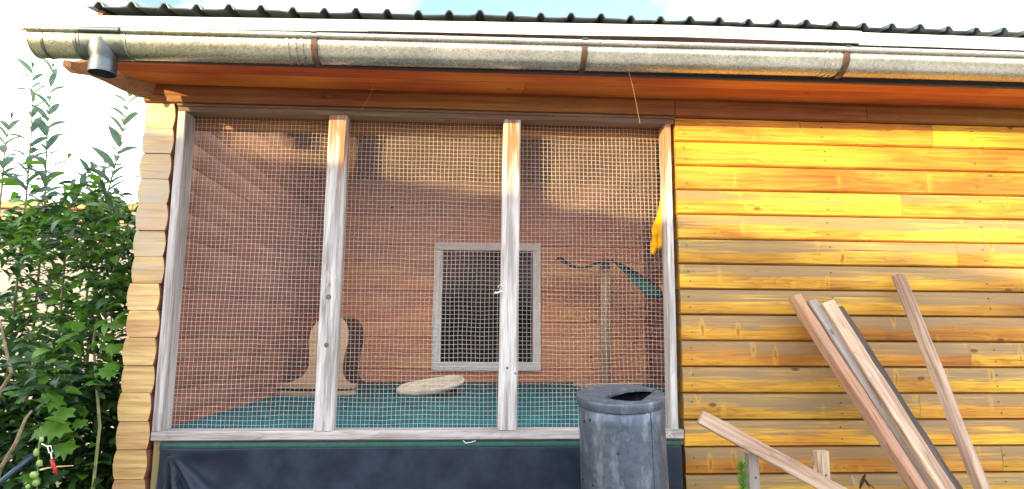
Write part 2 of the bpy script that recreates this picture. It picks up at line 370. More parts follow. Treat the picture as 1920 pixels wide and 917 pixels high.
# side wall of stacked logs, cut ends facing the camera
HL = PIT_-.0025
for k in range(21):
    z = ZT-PIT_*(k+.5)
    if z < .03: break
    w2 = (XL1-XL0)/2; bu = .0100; j = random.uniform(-.006, .006)
    pr = [(-w2+bu*.95, -HL/2), (-w2+.003, -HL*.27), (-w2, 0.02*HL), (-w2+.004, HL*.3), (-w2+bu, HL/2),
          (w2-bu, HL/2), (w2-.003, HL*.28), (w2, 0), (w2-.004, -HL*.3), (w2-bu, -HL/2)]
    MB().prism(pr, 0, YB+.14, 0, 1, axis='x').build('log', [INLOG, ENDG], cabin, mw=Matrix.Translation(((XL0+XL1)/2+j, random.uniform(-.010, .004), z)) @ Matrix.Rotation(math.pi/2, 4, 'Z'))
MB().box((XL0+.03, .010, .0), (XL1-.03, YB+.13, ZT-.005)).build('wall_core', INLOG, cabin)
for k in range(8):                     # gable logs closing the side wall up to the sloping roof
    z = ZT+.0985+PIT_*(k+.5); y0 = max(.14, (z+HL/2-2.668)/.20-.75)
    if z > 3.5: break
    w2 = (XL1-XL0)/2
    MB().prism([(-w2+.012, -HL/2-.004), (-w2, 0), (-w2+.012, HL/2), (w2-.012, HL/2), (w2, 0), (w2-.012, -HL/2-.004)], y0, YB+.14, 0, 1).build('gable_log', [INLOG, ENDG], cabin, mw=Matrix.Translation(((XL0+XL1)/2, 0, z)) @ Matrix.Rotation(math.pi/2, 4, 'Z'))
MB().box((XL0+.01, .135, ZT+.001), (XL1-.01, YB+.14, ZT+.097)).build('wall_plate', BEAM, cabin)
# top beam over the bay and wall
for a, b in ((XL0-.004, XR-.002), (XR+.001, P(1620, 200).x), (P(1620, 200).x+.003, XEND)):
    h = .0945
    pr = [(0.004, -h/2), (-.014, -h/2+.006), (-.017, -h*.1), (-.012, h*.3), (.0, h/2), (.13, h/2), (.13, -h/2)]
    MB().prism(pr, -(b-a)/2, (b-a)/2, 0, 0).build('top_beam', BEAM, cabin, mw=Matrix.Translation(((a+b)/2, 0, ZT+.0012+h/2)))
# soffit boards
def soff(y0, y1, z0, z1, cuts):
    for a, b in zip(cuts, cuts[1:]):
        L = b-a-.002
        v = [(x, y, z+t) for x in (-L/2, L/2) for (y, z) in ((y0, z0), (y1, z1)) for t in (0, .016)]
        MB().add([Vector(q)-Vector((0, y0, z0)) for q in v], [[0, 1, 3, 2], [4, 6, 7, 5], [0, 4, 5, 1], [2, 3, 7, 6], [0, 2, 6, 4], [1, 5, 7, 3]]).build('soffit_board', SOFF, cabin, mw=Matrix.Translation(((a+b)/2, y0, z0)))
soff(.006, -.188, 2.6795, 2.661, [XL0-.02, P(980, 165).x, XEND])
soff(-.192, -.352, 2.6605, 2.648, [XL0-.02, P(1865, 165, -.3).x, XEND])
MB().add([(x, y, z+t) for x in (XL0-.03, XEND) for (y, z) in ((.12, 2.700), (-.354, 2.668)) for t in (0, .012)],
         [[0, 1, 3, 2], [4, 6, 7, 5], [0, 4, 5, 1], [2, 3, 7, 6], [0, 2, 6, 4], [1, 5, 7, 3]]).build('soffit_lining', FASC, cabin)
MB().add([(x, y, z) for x in (XL0-.045, XL0-.022) for (y, z) in ((-.36, 2.665), (.14, 2.676), (3.5, 3.34), (3.5, 3.635), (-.36, 2.856))],
         [[0, 1, 2, 3, 4], [9, 8, 7, 6, 5]]+[[i, (i+1) % 5, 5+(i+1) % 5, 5+i] for i in range(5)]).build('verge_board', CORB, cabin)
# fascia board behind the gutter
MB().box((-(XEND-XL0)/2-.02, -.011, -.06), ((XEND-XL0)/2+.02, .011, .06), 0, .003).build('fascia_board', FASC, cabin, mw=Matrix.Translation(((XEND+XL0)/2, -.366, 2.690)))
# curved corbel board under the verge
low = [P(px, py, Y) for (px, py, Y) in ((277, 186, -.02), (255, 181, -.06), (225, 168, -.11), (195, 153, -.16), (165, 141, -.21), (132, 137, -.265), (117, 124, -.29))]
cb = MB(); v = []
for i, p in enumerate(low):
    hgt = (.085, .088, .088, .086, .080, .052, .030)[i]
    v += [p, p+Vector((.026, .012, 0)), p+Vector((.026, .012, hgt)), p+Vector((0, 0, hgt))]
f = []
for i in range(len(low)-1):
    for q in range(4): f.append([i*4+q, i*4+(q+1) % 4, i*4+4+(q+1) % 4, i*4+4+q])
f += [[0, 1, 2, 3], [len(v)-1, len(v)-2, len(v)-3, len(v)-4]]
cb.add(v, f).build('corbel_board', CORB, cabin)
# roof sheet: trapezoidal ribs, sloping up to the back
ribs = []; pit = .1325; x = -1.625
ys = [(-.43, 0.0), (3.6, .50)]
sec = []
sec.append((x, 0.0))
k = 0
while x < 4.3:
    zo = .003*math.sin(k*1.7)+.002*math.sin(k*.6)
    sec += [(x+.028, zo), (x+.041, .021+zo), (x+.057, .021+zo), (x+.070, zo)]
    x += pit; k += 1
    sec.append((x, zo*.5))
roofz = 2.849
n_ = len(sec)
_pc = NT('milky_fill_panel'); _tr = _pc.n('BsdfTranslucent'); _tr.inputs['Color'].default_value = (.95, .94, .91, 1)  # milky sheet added out of view to brighten the cage interior
_ms = _pc.n('MixShader'); _ms.inputs[0].default_value = .94; _pc.set(Base_Color=(.8, .8, .78), Roughness=.3)
_pc.l(_pc.b.outputs[0], _ms.inputs[1]); _pc.l(_tr.outputs[0], _ms.inputs[2]); _pc.l(_ms.outputs[0], _pc.o.inputs['Surface'])
for (Ya, Yb, nm, mt_, thk) in ((-.398, .18, 'roof_sheet', ROOF, .005), (.18, 2.70, 'added_fill_rooflight', [ROOF, _pc.m], 0), (2.70, 3.6, 'roof_sheet', ROOF, .007)):  # middle band holds the added, unseen fill panel over the cage
    vv = []
    for Y in (Ya, Yb):
        dz = (Y+.43)*.20
        for (a, b) in sec: vv.append((a, Y, roofz+b+dz+(a+1.6)*.012*(1 if a < 1 else 1/(a+1.6)*2.6)))
    ro = link(nm, mesh(nm, vv, [[i, i+1, n_+i+1, n_+i] for i in range(n_-1)], mt_), cabin)
    if not thk: ro.data.polygons.foreach_set('material_index', [1 if -1.30 < vv[i][0] < XI+.1 else 0 for i in range(n_-1)])
    if thk: md = ro.modifiers.new('t', 'SOLIDIFY'); md.thickness = thk; md.offset = -1
# drip flashing pieces
def flz(px, top): return None
fl_pts = [(-1.60, 2.757, 2.815), (-.574, 2.777, 2.836), (.905, 2.800, 2.864), (1.62, 2.801, 2.866), (4.2, 2.80, 2.866)]
def flash(x0, x1, dy, dz):
    def zz(x, i):
        for a, b in zip(fl_pts, fl_pts[1:]):
            if x <= b[0]: t = (x-a[0])/(b[0]-a[0]); return a[i]+(b[i]-a[i])*t
    xs = [x0+(x1-x0)*i/8 for i in range(9)]; v = []; f = []
    for x in xs:
        w_ = .0025*math.sin(x*5.1)
        v += [(x, -.405+dy+w_, zz(x, 1)+dz), (x, -.402+dy+w_, zz(x, 1)+dz+.004), (x, -.39+dy, zz(x, 2)+dz-.004), (x, -.38, zz(x, 2)+dz+.004), (x, -.15, zz(x, 2)+.034)]
    for i in range(8):
        for q in range(4): f.append([i*5+q, i*5+q+1, (i+1)*5+q+1, (i+1)*5+q])
    o = link('drip_flashing', mesh('drip_flashing', v, f, FLASH), cabin); m_ = o.modifiers.new('t', 'SOLIDIFY'); m_.thickness = .003; m_.offset = -1
xa, xb = P(690, 50, -.4).x, P(1618, 80, -.4).x
flash(-1.60, xa+.01, 0, 0); flash(xa, xb, -.004, 0.0); flash(xb-.02, 4.2, 0, -.006)
# cage interior: back cladding, right inner wall, ceiling, floor deck
WX0, WX1, WZ0, WZ1 = -.373, .650, 1.182, 2.398
bp = .1465; k = 0; z = ZF-.02
while z < 3.5:
    h = min(bp, 3.54-z)
    spans = [(XL1-.03, XI+.02)]
    if z < WZ1-.03 and z+h > WZ0+.03: spans = [(XL1-.03, WX0+.03), (WX1-.03, XI+.02)]
    elif k == 12: spans = [(XL1-.03, .3), (.3, XI+.02)]
    for a, b in spans:
        L = b-a-.002
        pr = [(.004, -h/2+.001), (-.004, -h/2+.006), (-.005, h/2-.006), (.004, h/2-.001), (.02, h/2-.001), (.02, -h/2+.001)]
        MB().prism(pr, -L/2, L/2).build('cladding_board', BACKW, cabin, mw=Matrix.Translation(((a+b)/2, YB, z+h/2)))
    z += bp; k += 1
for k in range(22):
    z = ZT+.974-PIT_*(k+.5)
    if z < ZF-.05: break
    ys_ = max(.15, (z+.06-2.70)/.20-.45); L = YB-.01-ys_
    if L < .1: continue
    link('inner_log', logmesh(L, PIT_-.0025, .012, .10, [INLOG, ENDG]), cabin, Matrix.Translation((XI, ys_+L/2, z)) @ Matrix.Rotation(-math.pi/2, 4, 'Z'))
def ceilz(y): return 2.668+.20*y
x = XL1+.004
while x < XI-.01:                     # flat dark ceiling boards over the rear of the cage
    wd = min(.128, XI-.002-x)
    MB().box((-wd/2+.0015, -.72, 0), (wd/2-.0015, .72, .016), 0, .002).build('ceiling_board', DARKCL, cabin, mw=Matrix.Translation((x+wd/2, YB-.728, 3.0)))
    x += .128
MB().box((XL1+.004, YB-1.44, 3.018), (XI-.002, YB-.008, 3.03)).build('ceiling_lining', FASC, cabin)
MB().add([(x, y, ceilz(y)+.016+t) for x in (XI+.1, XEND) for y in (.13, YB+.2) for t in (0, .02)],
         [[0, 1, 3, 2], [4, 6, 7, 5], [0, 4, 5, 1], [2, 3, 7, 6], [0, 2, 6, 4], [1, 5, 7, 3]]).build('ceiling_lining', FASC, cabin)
MB().box((XL1+.016, .012, ZF-.06), (XI-.014, YB-.008, ZF-.008)).build('floor_deck', OLIVEP, cabin)
MB().box((XL0+.02, YB+.142, .0), (XEND, YB+.28, 3.55)).build('rear_wall', GOLD, cabin)
MB().box((XEND+.001, .002, 0), (XEND+.1, YB+.28, 2.7)).build('side_wall', GOLD, cabin)
MB().box((XL1+.002, .125, 2.50), (XR-.003, .160, 2.75), 0, .003).build('header_board', BEAM, cabin)
# window in the back wall
wn = MB(); fwd = .078; y0, y1 = YB-.040, YB-.006
for a, b in (((WX0, y0, WZ0), (WX1, y1, WZ0+fwd)), ((WX0, y0, WZ1-fwd), (WX1, y1, WZ1)), ((WX0, y0+.0005, WZ0+fwd), (WX0+fwd, y1, WZ1-fwd)), ((WX1-fwd, y0+.0005, WZ0+fwd), (WX1, y1, WZ1-fwd))):
    wn.box(a, b, 0, .004)
win = wn.build('window', WFRAME, cabin)
MB().box((WX0+fwd-.003, YB-.022, WZ0+fwd-.003), (WX1-fwd+.003, YB-.016, WZ1-fwd+.003)).build('pane', GLASS, win)
gk = MB()
for a, b in (((WX0+fwd, y0+.004, WZ0+fwd), (WX1-fwd, YB-.022, WZ0+fwd+.008)), ((WX0+fwd, y0+.004, WZ1-fwd-.008), (WX1-fwd, YB-.022, WZ1-fwd)), ((WX0+fwd, y0+.004, WZ0+fwd+.008), (WX0+fwd+.008, YB-.022, WZ1-fwd-.008)), ((WX1-fwd-.008, y0+.004, WZ0+fwd+.008), (WX1-fwd, YB-.022, WZ1-fwd-.008))):
    gk.box(a, b)
gk.build('gasket', BLACK, win)
# ------------------------------------------------------------------ screen of posts, rails and wire
scr = reg(empty('wire_mesh_screen', (0, 0, 0), 'weathered grey timber frame with square wire mesh closing the cabin bay', 'mesh screen'))
def lumber(name, L, w, t, mat, mw, parent, jit=.0012, seg=10, seed=0):
    """weathered timber along local X: chamfered section, slightly uneven"""
    v = []; f = []; ch = min(w, t)*.10
    base = [(-t/2, -w/2+ch), (-t/2, w/2-ch), (-t/2+ch, w/2), (t/2-ch, w/2), (t/2, w/2-ch), (t/2, -w/2+ch), (t/2-ch, -w/2), (-t/2+ch, -w/2)]
    for i in range(seg+1):
        x = -L/2+L*i/seg
        oy = jit*mnoise.noise((x*2.1, seed*7.3, 1)); oz = jit*mnoise.noise((x*2.1, seed*7.3, 9))
        for q, (a, b) in enumerate(base):
            d = jit*.7*mnoise.noise((x*9, q*3.1+seed, 4.2))
            v.append((x, a+oy+d, b+oz-d))
    for i in range(seg):
        for q in range(8): f.append([i*8+q, i*8+(q+1) % 8, (i+1)*8+(q+1) % 8, (i+1)*8+q])
    f.append(list(range(8))); f.append([seg*8+q for q in reversed(range(8))])
    return MB().add(v, f).build(name, mat, parent, mw=mw)
UPX = Matrix(((0, 0, 1, 0), (0, 1, 0, 0), (1, 0, 0, 0), (0, 0, 0, 1)))   # local X -> world Z, local Z -> world X
ZR0, ZR1 = 1.037, 1.078
ZTR0, ZTR1 = 2.548, 2.5805
def vpost(x0, x1, y0, y1, z0, z1, mat, lean=0, seed=0, name='post', parent=scr):
    m = Matrix.Translation(((x0+x1)/2, (y0+y1)/2, (z0+z1)/2)) @ Matrix.Rotation(lean, 4, 'Y') @ UPX
    return lumber(name, z1-z0, x1-x0, y1-y0, mat, m, parent, seed=seed)
vpost(-1.403, -1.366, -.004, .108, ZR1+.001, ZTR0-.001, RAIL, 0, 1)
vpost(-.702, -.615, -.006, .068, ZR1+.001, ZTR0-.001, POST, .002, 2)
vpost(.130, .215, -.006, .070, ZR1+.001, ZTR0-.001, POST, .010, 3)
vpost(.930, .962, -.004, .090, ZR1+.001, ZTR0-.001, POST, .006, 4)
lumber('rail', 2.386, ZR1-ZR0, .100, RAIL, Matrix.Translation((-.211, .046, (ZR0+ZR1)/2)), scr, seed=5, seg=24)
lumber('rail', 2.386, ZTR1-ZTR0, .080, RAILD, Matrix.Translation((-.211, .036, (ZTR0+ZTR1)/2)), scr, seed=6, seg=24)
lumber('batten', 2.384, .010, .014, RAILD, Matrix.Translation((-.211, -.013, ZTR1-.006)), scr, seed=8, seg=12)
for (kx, ky, kr) in ((616, 557, .0125), (612, 647, .011), (951, 690, .006), (966, 700, .005)):
    kp = P(kx, ky, -.0065); MB().tube([kp+Vector((0, .006, 0)), kp+Vector((0, -.0012, 0)), kp+Vector((0, -.0022, 0))], [kr, kr, kr*.55], 12).build('knot', plain('post_knot', (.12, .10, .095), .8, 0, 60, .5), scr)
def wires(x0, x1, z0, z1, Y, s, r):
    mb = MB()
    def dz(x, z): return .0060*mnoise.noise((x*3.1, z*4.3, 2.0))+.0030*mnoise.noise((x*11, z*9, 5.0))
    def dx(x, z): return .0050*mnoise.noise((x*4.1, z*2.3, 12.0))+.0026*mnoise.noise((x*9, z*11, 7.0))
    def dy(x, z): return .008*mnoise.noise((x*1.7, z*1.9, 21.0))
    nx = int((x1-x0)/s); nz = int((z1-z0)/s)
    def run(pts):
        v = []; f = []
        for p in pts:
            v += [p+Vector((0, -r, 0)), p+(Vector((r, 0, 0)) if vert else Vector((0, 0, r))), p+Vector((0, r, 0)), p-(Vector((r, 0, 0)) if vert else Vector((0, 0, r)))]
        for i in range(len(pts)-1):
            for q in range(4): f.append([i*4+q, i*4+(q+1) % 4, i*4+4+(q+1) % 4, i*4+4+q])
        mb.add(v, f)
    vert = True
    for i in range(nx+1):
        x = x0+i*s; run([Vector((x+dx(x, z), Y+dy(x, z), z)) for z in [z0+(z1-z0)*j/30 for j in range(31)]])
    vert = False
    for i in range(nz+1):
        z = z0+i*s; run([Vector((x, Y+dy(x, z)-.0012, z+dz(x, z))) for x in [x0+(x1-x0)*j/46 for j in range(47)]])
    return mb
MY = .112
wo = setm(link('wire_mesh', wires(-1.398, .972, 1.05, 2.56, MY, .0205, .00066).mesh('wire_mesh', WIREM), scr), kind='stuff')
# fine insect netting behind the wire, with slack folds
v = []; f = []; NX, NZ = 120, 70
for j in range(NZ+1):
    for i in range(NX+1):
        x = -1.398+2.37*i/NX; z = 1.05+1.51*j/NZ
        u = x*.62+z*.95                                   # diagonal slack folds
        a = .5+.5*mnoise.noise((x*1.3, z*1.3, 3))
        yy = MY+.018+.010*a*math.sin(u*17+2*mnoise.noise((x*1.6, z*1.6, 8)))+.006*mnoise.noise((x*5, z*2, 1))
        v.append((x, yy, z))
for j in range(NZ):
    for i in range(NX): f.append([j*(NX+1)+i, j*(NX+1)+i+1, (j+1)*(NX+1)+i+1, (j+1)*(NX+1)+i])
no = link('insect_net', mesh('insect_net', v, f, NET, True), scr)
setm(no, 'fine brown insect netting hanging in slack folds behind the wire')
v = []; f = []  # added net veil, shade of the upper bay put into its colour
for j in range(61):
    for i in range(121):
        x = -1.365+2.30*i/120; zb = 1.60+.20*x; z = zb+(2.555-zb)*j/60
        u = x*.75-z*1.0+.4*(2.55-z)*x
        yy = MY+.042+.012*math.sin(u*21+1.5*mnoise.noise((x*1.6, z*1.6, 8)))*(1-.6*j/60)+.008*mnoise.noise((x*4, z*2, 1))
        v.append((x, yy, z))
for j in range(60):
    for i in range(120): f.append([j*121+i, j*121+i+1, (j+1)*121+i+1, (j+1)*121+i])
setm(link('painted_shade_net', mesh('painted_shade_net', v, f, SHADE_NET, True), scr), 'added brown net veil whose fading tone stands in for shade in the upper bay')
# ------------------------------------------------------------------ cage contents
mt = MB()
mt.add([(XL1+.018, .10, ZF+.004), (XI-.016, .10, ZF+.004), (XI-.016, YB-.008, ZF+.004), (XL1+.018, YB-.008, ZF+.004),
        (XL1+.018, .10, ZF-.003), (XI-.016, .10, ZF-.003), (XI-.016, YB-.008, ZF-.003), (XL1+.018, YB-.008, ZF-.003)],
       [[0, 1, 2, 3], [7, 6, 5, 4], [0, 4, 5, 1], [1, 5, 6, 2], [2, 6, 7, 3], [3, 7, 4, 0]])
mo = mt.build('floor_mat', MAT_G); setm(mo, 'teal green floor mat covering the deck inside the mesh bay', 'mat')
# green edging strip under the rail
v = []; f = []; N = 60
for i in range(N+1):
    x = -1.36+2.325*i/N
    for j, (y, z) in enumerate(((.0, 1.033), (-.010, 1.026), (-.013, 1.008), (-.008, .992))):
        v.append((x, y+.002*mnoise.noise((x*4, j, 0)), z+.004*mnoise.noise((x*2.2, j*.2, 3))*(j > 1)))
for i in range(N):
    for j in range(3): f.append([i*4+j, i*4+j+1, i*4+5+j, i*4+4+j])
eo = link('edging_strip', mesh('edging_strip', v, f, plain('dark_green_edging', (.004, .05, .04), .6, 0, 30, .2), True))
eo.modifiers.new('t', 'SOLIDIFY').thickness = .003
setm(eo, 'dark green folded mat edge showing under the bottom rail', 'edging')
# black tarp
v = []; f = []; NX, NZ = 240, 150
xo, zo = P(318, 838).x, 1.012
for j in range(NZ+1):
    for i in range(NX+1):
        x = -1.352+2.315*i/NX; z = 1.004*(1-j/NZ)+.004
        rx, rz = x-xo, zo-z; rr = math.hypot(rx, rz)+1e-6; an = math.atan2(rx, rz)
        fold = math.exp(-((an-.38)/.36)**2)*(.5+.5*math.sin(an*20+.4))*.095*min(1, (rr/.22)**1.3)*math.exp(-rr*.8)
        swag = .010*math.sin(max(0, min(1, (rx)/.35))*math.pi)*math.exp(-((rz-.015)/.03)**2) if rx > 0 else 0
        y = -.004-.012*j/NZ+fold*-1-swag+.010*mnoise.noise((x*2.3, z*2.1, 0))+.005*mnoise.noise((x*6, z*5, 5))
        v.append((x, y-.018, z))
for j in range(NZ):
    for i in range(NX): f.append([j*(NX+1)+i, (j+1)*(NX+1)+i, (j+1)*(NX+1)+i+1, j*(NX+1)+i+1])
to = link('tarpaulin', mesh('tarpaulin', v, f, TARP, True)); to.modifiers.new('t', 'SOLIDIFY').thickness = .002
setm(to, 'black plastic tarpaulin hung below the mesh bay, pleated at its left end', 'tarpaulin')
op = vpost(-1.398, -1.356, .012, .09, 0, 1.034, OLIVEP, 0, 11, 'support_post', None)
setm(op, 'olive brown timber leg beside the black tarpaulin', 'post')
# wooden cat chair
ch = reg(empty('cat_chair', P(585, 741, 1.78), 'tan plywood cat chair with waisted back and double oval base', 'cat chair'))
cx, cy, cz = ch.location; cz = ZF+.004
def oval(mb, c, rx, ry, z0, z1, n=28, m=0):
    v = [(c[0]+rx*math.cos(2*math.pi*i/n)*(1), c[1]+ry*math.sin(2*math.pi*i/n), z) for z in (z0, z1) for i in range(n)]
    mb.add(v, [[i, (i+1) % n, n+(i+1) % n, n+i] for i in range(n)]+[list(reversed(range(n))), [n+i for i in range(n)]], m); return mb
sc = (1.78+3)/1200
oval(MB(), (cx, cy+.10), .30, .12, cz, cz+.030).build('base', CATW, ch)
oval(MB(), (cx, cy+.10), .26, .10, cz+.030, cz+.048).build('spacer', BLACK, ch)
oval(MB(), (cx, cy+.10), .30, .12, cz+.048, cz+.078).build('seat', CATW, ch)
def sheet(pts_l, pts_r, zs, yf, th):
    mb = MB(); n = len(zs); v = []
    for i in range(n):
        for x in (pts_l[i], pts_r[i]): v.append((x, yf(zs[i]), zs[i])); v.append((x, yf(zs[i])+th, zs[i]))
    f = []
    for i in range(n-1):
        a = i*4; b = a+4
        f += [[a, a+2, b+2, b], [a+1, b+1, b+3, a+3], [a, b, b+1, a+1], [a+2, a+3, b+3, b+2]]
    f += [[0, 1, 3, 2], [n*4-4, n*4-2, n*4-1, n*4-3]]
    return mb.add(v, f)
hh = .49
zs = [cz+.079+hh*t for t in (0, .05, .12, .25, .45, .62, .78, .88, .95, 1.0)]
lft = [-.20, -.14, -.085, -.055, -.06, -.075, -.07, -.045, -.015, .04]
rgt = [.26, .22, .20, .19, .20, .215, .21, .19, .165, .12]
sheet([cx+q for q in lft], [cx+q for q in rgt], zs, lambda z: cy+.07+.10*((z-cz)/.5)**2, .022).build('backrest', CATW, ch)
sheet([cx+q+.12 for q in lft], [cx+q+.105 for q in rgt], [z-.002 for z in zs], lambda z: cy+.115+.10*((z-cz)/.5)**2, .015).build('shadow_board', DKBROWN, ch)  # dark board stands in for the shadow beside the chair back
# oval cat bed
bd = reg(empty('cat_bed', P(808, 742, 1.72), 'shallow oval tan cat bed tipped up at one side on the green mat', 'cat bed'))
bx, by, bz = P(808, 730, 1.85); bz = ZF+.006
def bowl(rx, ry, prof, n=36):
    mb = MB(); v = []; f = []
    for (s_, z) in prof:
        for i in range(n):
            a = 2*math.pi*i/n; v.append((rx*s_*math.cos(a), ry*s_*math.sin(a), z*(1+.15*math.sin(3*a))))
    for k_ in range(len(prof)-1):
        for i in range(n): f.append([k_*n+i, k_*n+(i+1) % n, (k_+1)*n+(i+1) % n, (k_+1)*n+i])
    f.append(list(reversed(range(n)))); f.append([(len(prof)-1)*n+i for i in range(n)])
    return mb.add(v, f)
tilt = Matrix.Translation((bx, by, bz+.052)) @ Matrix.Rotation(R(-9), 4, 'Y') @ Matrix.Rotation(R(9), 4, 'X')
bo = bowl(.255, .20, [(.86, -.012), (.97, -.004), (1.0, .012), (.985, .026), (.95, .030), (.90, .020)]).build('rim', plain('pale_rim', (.74, .64, .53), .7), bd, True, mw=tilt)
bowl(.255, .20, [(.80, -.022), (.885, .002), (.885, .020), (.7, .013), (.3, .010)]).build('cushion', plain('plush_cushion', (.36, .22, .15), .95, 0, 30, .25, .6, .1), bd, True, mw=tilt)
MB().box((bx+.09, by-.05, bz-.002), (bx+.19, by+.05, bz+.058), 0, .008).build('foot', DKBROWN, bd)
# scratching post with leaf-shaped top
sp = reg(empty('scratching_post', P(1150, 727, 2.52), 'tall sisal wrapped scratching post topped with a teal leaf', 'scratching post'))
sx, sy = sp.location.x, 2.70; sz = ZF+.004
oval(MB(), (sx, sy), .31, .25, sz, sz+.028).build('base', CATW, sp)
zt = P(1148, 497, sy).z
MB().tube([(sx-.022, sy, sz+.0285), (sx-.022, sy, sz+.5), (sx-.014, sy, zt)], .046, 20).build('column', SISAL, sp, True)
MB().tube([(sx-.014, sy, zt+.0005), (sx-.014, sy, zt+.03)], [.046, .040], 18).build('cap', CATW, sp)
sp_pts = [(1047, 482, .012), (1062, 492, .024), (1080, 501, .026), (1095, 502, .024), (1112, 495, .024), (1130, 489, .022), (1146, 488, .022)]
def leaf_strip(pts, Y, t=.012, dip=.0):
    v = []; f = []
    for (px, py, hw) in pts:
        p = P(px, py, Y)
        v += [(p.x, Y-.13, p.z-hw*.55), (p.x, Y-.13, p.z-hw*.55-t), (p.x, Y, p.z+hw*.25), (p.x, Y, p.z+hw*.25-t), (p.x, Y+.13, p.z+hw*.5), (p.x, Y+.13, p.z+hw*.5-t)]
    n = len(pts)
    for i in range(n-1):
        a = i*6; b = a+6
        f += [[a, a+2, b+2, b], [a+2, a+4, b+4, b+2], [a+1, b+1, b+3, a+3], [a+3, b+3, b+5, a+5], [a, b, b+1, a+1], [a+4, a+5, b+5, b+4]]
    f += [[0, 1, 3, 2], [2, 3, 5, 4]]; e = n*6-6
    f += [[e, e+2, e+3, e+1], [e+2, e+4, e+5, e+3]]
    return MB().add(v, f)
leaf_strip(sp_pts, sy).build('leaf_arm', TEAL, sp, True)
bp_ = [(1146, 490, .03), (1165, 497, .085), (1185, 507, .15), (1205, 519, .19), (1220, 529, .17), (1232, 537, .10)]
v = []; f = []
for (px, py, hw) in bp_:
    p = P(px, py, sy)
    v += [(p.x, sy-.06, p.z), (p.x, sy-.05, p.z-.012), (p.x, sy-.14, p.z-hw*.55), (p.x, sy-.13, p.z-hw*.55-.01), (p.x, sy-.16, p.z-hw), (p.x, sy-.15, p.z-hw-.008)]
for i in range(len(bp_)-1):
    a = i*6; b = a+6
    f += [[a, a+2, b+2, b], [a+2, a+4, b+4, b+2], [a+1, b+1, b+3, a+3], [a+3, b+3, b+5, a+5], [a, b, b+1, a+1], [a+4, a+5, b+5, b+4]]
e = len(bp_)*6-6; f += [[0, 1, 3, 2], [2, 3, 5, 4], [e, e+2, e+3, e+1], [e+2, e+4, e+5, e+3]]
lo = MB().add(v, f).build('leaf_blade', TEAL, sp, True)
# yellow cloth strips hanging behind the right post
yc = reg(empty('hanging_cloth', P(1240, 330, .2), 'knotted yellow cloth strips hanging behind the wire by the right post', 'cloth'))
for seed, pts in enumerate(([(1250, 318, .006), (1247, 345, .010), (1243, 370, .013), (1241, 395, .017), (1239, 420, .024), (1240, 436, .017), (1241, 452, .026), (1237, 466, .013)],
                            [(1243, 372, .004), (1234, 405, .007), (1229, 428, .019), (1228, 446, .012), (1227, 462, .020), (1224, 477, .008)],
                            [(1250, 385, .004), (1250, 410, .008), (1249, 435, .010), (1247, 455, .006)])):
    ctl = [(P(a, b, .098+.006*seed), c) for a, b, c in pts]
    v = []; f = []; n = 12
    rows = []
    for (p0, c0), (p1, c1) in zip(ctl, ctl[1:]):
        for t in (0, .33, .66): rows.append((p0.lerp(p1, t), c0+(c1-c0)*t))
    rows.append(ctl[-1])
    for ri, (p, c) in enumerate(rows):
        for k in range(n):
            a = 2*math.pi*k/n; rr = c*(1+.22*math.sin(3*a+ri*.4+seed))
            v.append((p.x+rr*math.cos(a), p.y+rr*.55*math.sin(a), p.z))
    for i in range(len(rows)-1):
        for k in range(n): f.append([i*n+k, i*n+(k+1) % n, (i+1)*n+(k+1) % n, (i+1)*n+k])
    f += [list(range(n)), [(len(rows)-1)*n+k for k in reversed(range(n))]]
    MB().add(v, f).build('strip', YELL, yc, True)
# ------------------------------------------------------------------ gutter
gut = reg(empty('rain_gutter', (0, -.44, 2.69), 'galvanised half round rain gutter along the eave with open outlet', 'gutter'))
GR = .070
def gz(x): return 2.688+.0085*min(x, 1.2)+.002*max(0, x-1.2)
def gy(x): return -.447
def gsec(rad, th, a0=-192, a1=10, n=22):
    o_ = []
    for i in range(n+1):
        a = R(a0+(a1-a0)*i/n); o_.append((rad*math.cos(a), rad*math.sin(a)))
    return o_
def trough(x0, x1, rad=GR, a0=-192, a1=10, th=.0015, n=22, seg=1, mat=GALV, name='trough', bead=True, parent=None):
    mb = MB()
    outer = [(-a, b) for a, b in gsec(rad, 0, a0, a1, n)]            # y towards camera is negative
    inner = [(-a, b) for a, b in gsec(rad-th, 0, a0, a1, n)]
    v = []; f = []; m = len(outer)
    for x in [x0+(x1-x0)*i/seg for i in range(seg+1)]:
        for (a, b) in outer: v.append((x, gy(x)+a, gz(x)+b))
        for (a, b) in inner: v.append((x, gy(x)+a, gz(x)+b))
    for s_ in range(seg):
        o_ = s_*2*m; q = o_+2*m
        for i in range(m-1):
            f.append([o_+i, o_+i+1, q+i+1, q+i]); f.append([o_+m+i, q+m+i, q+m+i+1, o_+m+i+1])
        f.append([o_, q, q+m, o_+m]); f.append([o_+m-1, o_+2*m-1, q+2*m-1, q+m-1])
    for o_ in (0, seg*2*m):
        for i in range(m-1): f.append([o_+i, o_+m+i, o_+m+i+1, o_+i+1])
    mb.add(v, f)
    if bead:
        mb.tube([(x0, gy(x0)-rad-.008, gz(x0)+.014), (x1, gy(x1)-rad-.008, gz(x1)+.014)], .0115, 12)
    ob = mb.build(name, mat, parent or gut); autosmooth(ob); return ob
xc1, xc2 = P(550, 100, -.5).x, P(1555, 120, -.5).x
xe0 = -1.775
trough(-1.40, xc1+.02); trough(xc1+.0205, xc2+.01); trough(xc2+.0105, 4.25)
endt = trough(xe0+.01, -1.545, GR+.001, mat=GALV, name='end_trough')
cap = MB()
n = 22; secp = [(-a, b) for a, b in gsec(GR+.003, 0, -192, 10, n)]
v = [(xe0-.012+.03*(.5-.5*b/GR), gy(0)+a, gz(xe0)+b) for a, b in secp]+[(xe0+.012, gy(0)+a, gz(xe0)+b) for a, b in secp]
m = len(secp)
